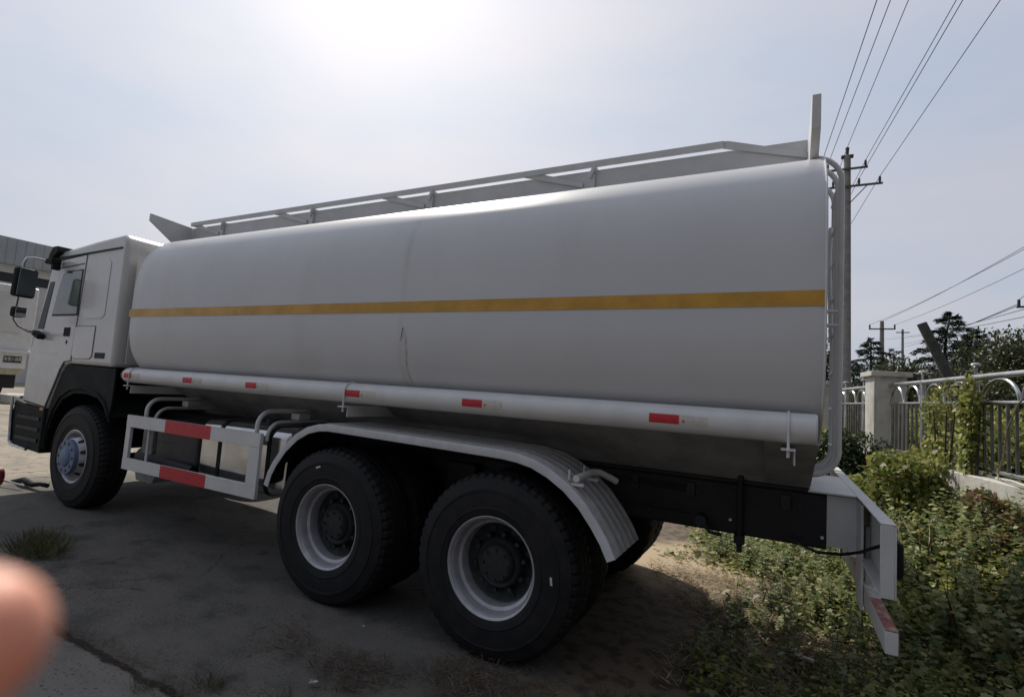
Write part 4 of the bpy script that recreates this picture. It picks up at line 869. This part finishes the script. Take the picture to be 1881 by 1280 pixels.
# trees
def cedar(px_, py_, y, wid, lab, seed, n=9000, dens=1.0, lean=0):
    r0 = np.random.default_rng(seed); tip = at(px_, py_, 1, y); g0 = .3; H = tip[2]-g0
    t = thing('cedar_tree', lab, 'tree', (tip[0], y, g0), 'cedars beyond the fence')
    b = MB(); b.tube([(tip[0], y, g0), (tip[0], y, g0+H*.5), (tip[0]+lean*.5, y, g0+H*.85), (tip[0]+lean, y, tip[2])], [.16, .09, .04, .01], 8)
    P = []; D = []; nb = int(46*dens)
    for i in range(nb):
        u = (i+.5)/nb; z = g0+H*(.10+.9*u); ln = wid*(1-u)**.75*r0.uniform(.55, 1.15)+.12; a = i*2.4+r0.uniform(-.4, .4)
        dx, dy = math.cos(a), math.sin(a); up_ = .25 if u > .8 else .0; pts_ = []
        for k in range(7):
            w = k/6; pts_.append((tip[0]+lean*max(0, u-.5)*2+dx*ln*w, y+dy*ln*w, z+ln*(.28*w-.40*w*w)+up_*w*.3))
        b.tube(pts_, [.025*(1-k/7.5) for k in range(7)], 5)
        m_ = int(n/nb*(.35+1.2*(1-u)))
        w = r0.uniform(.1, 1.02, m_); pa = np.array(pts_); ii = np.clip((w*6).astype(int), 0, 5); fr = (w*6-ii)[:,None]; base = pa[ii]*(1-fr)+pa[ii+1]*fr
        lat = (r0.uniform(-1, 1, m_)*(1.1-w)*.42*ln)[:,None]*np.array([-dy, dx, 0])
        P.append(base+lat+r0.normal(0, .02, (m_, 3))+np.array([0, 0, -.06])*np.abs(r0.normal(0, 1, (m_, 1)))); D.append(np.stack([dx+r0.normal(0, .6, m_), dy+r0.normal(0, .6, m_), r0.uniform(-.8, .25, m_)], 1))
    b.build('trunk', m_bark, t); P = np.concatenate(P); D = np.concatenate(D)
    leaves('needles', P, D, r0.normal(0, 1, P.shape), .18*r0.uniform(.5, 1.3, len(P)), 'long', m_ced, t)
cedar(1730, 574, 24, 2.6, 'tall dark cedar with a bent tip behind the leaning pole stub', 11, 17000, 1.2, .3)
cedar(1600, 622, 28, 2.4, 'dark pointed cedar left of the distant pole', 12, 14000, 1.1)
cedar(1642, 640, 30, 1.5, 'thin sparse cedar between the distant poles', 13, 4200, .8)
cedar(1778, 606, 22, 2.0, 'smaller dark cedar right of the tall one', 14, 14000, 1.3, .15)
cedar(1568, 664, 34, 1.8, 'low dark cedar behind the tall utility pole', 15, 6000)
def broad(c, rad, n, size, lab, seed, mt=m_brd, surf=.4, clumps=22, grp='broadleaf trees beyond the fence'):
    t = thing('broadleaf_tree', lab, 'tree', (c[0], c[1], .2), grp); b = MB(); r0 = np.random.default_rng(seed)
    b.tube([(c[0], c[1], .2), (c[0]+.05, c[1], c[2]-rad[2]*.5), (c[0], c[1], c[2]+rad[2]*.4)], [.13, .09, .03], 8)
    for k in range(9):
        d = unit(r0.normal(0, 1, (1, 3)))[0]; d[2] = abs(d[2])*.7; b.tube([(c[0], c[1], c[2]-rad[2]*.5), tuple(np.array(c)+d*np.array(rad)*.45), tuple(np.array(c)+d*np.array(rad)*.85)], [.05, .03, .01], 6)
    b.build('trunk', m_bark, t); blob_leaves('crown', c, rad, n, size, 'oval', mt, t, clumps, surf, seed)
c = at(1893, 680, 1, 15); broad((c[0]+.25, 15, 2.75), (1.5, 1.6, 1.62), 30000, .085, 'broad leafy tree at the right edge with an uneven crown', 31, clumps=34)
c = at(1690, 700, 1, 16); broad((c[0], 16, 1.95), (1.6, 1.5, 1.45), 22000, .08, 'round green tree low behind the leaning pole stub', 32, clumps=26)
c = at(1785, 700, 1, 13); broad((c[0], 13, 1.65), (1.3, 1.2, 1.15), 17000, .07, 'bushy tree behind the fence vine', 33, clumps=24)
c = at(1620, 720, 1, 18); broad((c[0], 18, 1.65), (1.8, 1.5, 1.4), 18000, .085, 'bushy tree behind the near fence pillar', 34, clumps=24)
c = at(1575, 730, 1, 22); broad((c[0], 22, 1.5), (1.8, 1.6, 1.4), 9000, .10, 'dark bushy tree just right of the tall utility pole', 35)
c = at(1522, 668, 1, 17); broad((c[0]-.15, 17, 3.0), (.9, .9, 1.7), 3600, .10, 'thin leafy tree glimpsed between the tank and the ladder', 36, surf=.2, clumps=20)
c = at(1560, 735, 1, 10); broad((c[0]-.6, 10, 1.2), (1.3, 1.2, .95), 9000, .09, 'low leafy tree behind the bars between the pillars', 37)
c = at(1720, 760, 1, 8.5); broad((c[0], 8.3, 1.15), (1.2, 1.2, .85), 11000, .08, 'low leafy tree behind the left arches of the fence', 38, mt=m_weed)
c = at(1850, 780, 1, 7); broad((c[0], 6.6, 1.0), (1.3, 1.4, .90), 13000, .08, 'low leafy tree behind the fence bars at the right edge', 39, mt=m_weed)
x, y = scatter(14000, -16, 16, 34, 60); o = leaves('distant_wood', np.stack([x, y, rng.uniform(0, 3.1, len(x))*(.75+.35*np.sin(x*.7)*np.sin(x*1.7+1))], 1), rng.normal(0, 1, (len(x), 3)), rng.normal(0, 1, (len(x), 3)), .55*rng.uniform(.6, 1.4, len(x)), 'oval', m_brd)
tag(o, 'far dark tree line closing the horizon', 'wood', kind='stuff')
# litter, board
def rag(x, y, s, lab, colr, seed):
    r0 = random.Random(seed); b = MB(); n_ = 5; vs2 = []
    z0 = float(gz(np.array(x), np.array(y)))
    for i in range(n_):
        for j in range(n_): vs2.append((x+(i/4-.5)*s+r0.uniform(-.01, .01), y+(j/4-.5)*s*.7+r0.uniform(-.01, .01), z0+.03+r0.uniform(-.2, .45)*s*.4))
    b.add(vs2, [(i*n_+j, (i+1)*n_+j, (i+1)*n_+j+1, i*n_+j+1) for i in range(4) for j in range(4)]); o = b.build('litter', colr, None, smooth=60); tag(o, lab, 'litter', 'scraps lying in the weeds')
m_pap = mat('scrap paper', (.5, .5, .47), .8); m_pap2 = mat('scrap plastic', (.45, .40, .32), .6)
for i, (a_, b_, s, lab, mm) in enumerate(((1400, 1079, .13, 'crumpled white scrap largest in the dry stems', m_pap), (1470, 1030, .09, 'white scrap higher up in the green weeds', m_pap), (1440, 1128, .11, 'pale scrap just below the crumpled white one', m_pap2), (1318, 1066, .05, 'tiny white scrap at the edge of the tan silt', m_pap), (1430, 1196, .05, 'small pale scrap beside the yellow splinter', m_pap2), (573, 1262, .03, 'tiny white chip at the bottom of the concrete', m_pap), (668, 1158, .02, 'tiny white speck left of the rear tyre', m_pap))):
    p = at(a_, b_, 2, .12 if a_ > 1000 else 0); rag(p[0], p[1], s, lab, mm, i)
pa = at(1455, 1200, 2, .06); pb = at(1490, 1212, 2, .06); b = MB(); b.obox((Vector(pa)+Vector(pb))/2, (Vector(pb)-Vector(pa)).normalized(), (0, 1, 0), (0, 0, 1), .07, .012, .008); o = b.build('wood_splinter', m_pap2, None); tag(o, 'yellowish wood splinter lying in the dark weeds', 'splinter')

# ------------------------------------------------------------------ left background
m_wall = mat('grey blue cladding', (.36, .40, .43), .6, var=.08, scale=.6)
m_band = mat('pale cladding', (.58, .59, .59), .6, var=.08, scale=.8); m_wdw = mat('dark strip windows', (.03, .04, .045), .12)
t = thing('warehouse', 'long grey metal warehouse with a strip of dark windows at the left edge', 'building', (-45, 25, 0))
bx('fascia', m_wall, t, -60, -44.8, 2, 48, 7.95, 9.75, bevel=.02)
bx('upper_wall', m_band, t, -59.9, -45.1, 2.1, 47.9, 7.40, 7.95, bevel=0)
b = MB(); b.box(-59.8, -45.3, 2.3, 47.7, 6.75, 7.40); b.build('window_strip', m_wdw, t)
b = MB()
for k in range(30): b.box(-45.3, -45.2, 2.5+k*1.5, 2.58+k*1.5, 6.75, 7.40)
b.build('mullions', m_band, t)
bx('lower_wall', m_band, t, -59.9, -45.1, 2.1, 47.9, 0, 6.75, bevel=0)
b = MB()
for k in range(90): b.box(-44.8, -44.77, 2.2+k*.5, 2.26+k*.5, 8.0, 9.7)
b.build('fascia_ribs', m_wall, t)
# white box truck, seen from behind
t = thing('box_truck', 'white boxy truck with a lettered plate parked in the left background', 'truck', (-27, 4.6, 0))
m_tan = mat('tan bumper paint', (.42, .38, .25), .6, var=.1)
bx('body', m_white, t, -31, -25.05, 3.0, 6.70, 1.85, 4.45, bevel=.05)
bx('side_panel', m_band, t, -25.05, -25.0, 3.2, 6.3, 2.6, 4.2, bevel=.03)
bx('tailboard', m_white, t, -25.2, -24.98, 3.0, 6.56, 1.22, 1.85, bevel=.02)
bx('ledge', m_white, t, -25.3, -24.9, 3.0, 6.80, 1.83, 1.93, bevel=.01)
bx('rear_crossbar', m_tan, t, -25.2, -24.99, 3.0, 6.52, .98, 1.21, bevel=.02)
bx('chassis', m_blk, t, -30.8, -25.2, 3.3, 6.4, .45, 1.2, bevel=.02)
for y in (3.5, 6.1):
    b = MB(); b.lathe([(0, -.15), (.30, -.15), (.46, -.13), (.50, -.05), (.50, .05), (.46, .13), (.3, .15), (0, .15)], (-26.2, y, .5), 28); b.build('wheel', m_rub, t)
pl = bx('number_plate', m_hub, t, -24.975, -24.96, 5.88, 6.42, 1.45, 1.70, bevel=.004)
# five worn white characters on the plate
fc = bpy.data.curves.new('plate_lettering', 'FONT'); fc.body = '\u9c81\u5fbd\u5c0f\u901a\u9e70'; fc.size = .125; fc.extrude = .002; fc.align_x = 'CENTER'; fc.align_y = 'CENTER'
fo = bpy.data.objects.new('plate_lettering', fc); col.objects.link(fo)
dg = bpy.context.evaluated_depsgraph_get(); dg.update()
tm = bpy.data.meshes.new_from_object(fo.evaluated_get(dg)); bpy.data.objects.remove(fo)
lo = bpy.data.objects.new('plate_lettering', tm); col.objects.link(lo); tm.materials.clear(); tm.materials.append(m_wfilm); lo.parent = pl
lo.scale = (.85, 1.4, 1); lo.rotation_euler = (R(90), 0, R(90)); lo.location = Vector((-24.952, 6.15, 1.575))-WORLD[t.name]
# distant bits on the yard
b = MB(); b.box(-24, -22.6, 5.4, 7.4, .0, .32); o = b.build('concrete_block', m_conc, None, bevel=.03); tag(o, 'low pale concrete block lying in front of the box truck', 'block')
# red wheel, bar and hose left of the front tyre
pr = at(0, 890, 1, .05)
t = thing('trolley_jack', 'dark red trolley jack at the left edge joined to a steel bar', 'jack', (pr[0]-.12, .05, .05))
m_jack = mat('dark red jack paint', (.20, .015, .02), .4, var=.2, scale=20)
g0 = float(gz(np.array(pr[0]), np.array(.05)))
b = MB(); b.lathe([(0, -.03), (.10, -.03), (.115, -.02), (.115, .02), (.10, .03), (0, .03)], (pr[0]-.085, .05, g0+.115), 30); b.build('wheel', m_jack, t)
b = MB(); b.box(pr[0]-.7, pr[0]-.1, -.08, .02, g0+.06, g0+.16); b.build('body', m_jack, t, bevel=.02)
e1 = at(45, 893, 1, .15); b = MB(); b.tube([(pr[0]-.1, .07, g0+.07), (e1[0], .15, g0+.05)], .010, 8); b.build('bar', m_stain, t)
b = MB(); hp = []
for (a_, b_, yy) in ((2, 886, .30), (25, 884, .28), (45, 881, .26), (52, 886, .24), (60, 890, .24), (75, 889, .26), (88, 892, .3)):
    hp.append(Vector(at(a_, b_, 1, yy)))
b.tube(hp, [.02, .025, .035, .04, .03, .025, .025], 10); o = b.build('rolled_sack', m_plast, None); tag(o, 'dark rolled sacking lying between the jack and the front tyre', 'sack')

# ------------------------------------------------------------------ the photographer's hand by the lens
def cs(x, y, z): return Vector(CAM+CR*x+CU*y+CF*z)
m_skin = mat('skin', (.90, .48, .35), .42, var=.08, scale=90, c2=(.80, .30, .19), bump=.0004, bscale=900); m_skin.node_tree.nodes['Principled BSDF'].inputs['Subsurface Weight'].default_value = .25
m_skin.node_tree.nodes['Principled BSDF'].inputs['Subsurface Radius'].default_value = (.006, .002, .001); m_skin.node_tree.nodes['Principled BSDF'].inputs['Subsurface Scale'].default_value = 1.0
base = cs(-.19, -.085, .02)
pts = [(-.19, -.085, .02, .024), (-.175, -.075, .03, .022)]            # wrist, palm
ed = [(0, 1)]; rad = [.024, .023]
def chain(root, ps):
    pr_ = root
    for (x_, y_, z_, r_) in ps: pts.append((x_, y_, z_, r_)); ed.append((pr_, len(pts)-1)); rad.append(r_); pr_ = len(pts)-1
pts = [(-.19, -.085, .02), (-.172, -.078, .03)]
def ch(root, ps):
    pr_ = root
    for (x_, y_, z_, r_) in ps: pts.append((x_, y_, z_)); ed.append((pr_, len(pts)-1)); rad.append(r_); pr_ = len(pts)-1
ch(1, [(-.150, -.050, .052, .0120), (-.124, -.040, .060, .0110), (-.098, -.0350, .060, .0108), (-.078, -.0345, .060, .0100), (-.0630, -.0340, .060, .0091), (-.0558, -.0342, .060, .0073)])   # index, in the picture
ch(1, [(-.152, -.070, .060, .0115), (-.130, -.066, .082, .0092), (-.112, -.066, .070, .0085), (-.112, -.066, .052, .0078)])
ch(1, [(-.158, -.088, .060, .011), (-.140, -.088, .080, .0090), (-.122, -.086, .070, .0082), (-.120, -.084, .054, .0076)])
ch(1, [(-.165, -.105, .055, .010), (-.150, -.106, .072, .0080), (-.135, -.103, .062, .0074), (-.133, -.100, .048, .0068)])
ch(1, [(-.168, -.080, .005, .012), (-.150, -.068, -.012, .0102), (-.130, -.060, -.016, .0085)])   # thumb
ch(0, [(-.24, -.12, -.02, .027), (-.32, -.17, -.07, .032)])                                        # forearm
me = bpy.data.meshes.new('person'); me.from_pydata([cs(*p) for p in pts], ed, []); po = bpy.data.objects.new('person', me); col.objects.link(po)
sk = po.modifiers.new('skin', 'SKIN'); sk.use_smooth_shade = True
for i, r_ in enumerate(rad): me.skin_vertices[0].data[i].radius = (r_, r_)
me.skin_vertices[0].data[0].use_root = True
sb = po.modifiers.new('sub', 'SUBSURF'); sb.levels = 2; sb.render_levels = 2
me.materials.append(m_skin); tag(po, 'blurred pink fingertip reaching in from the lower left corner', 'person')
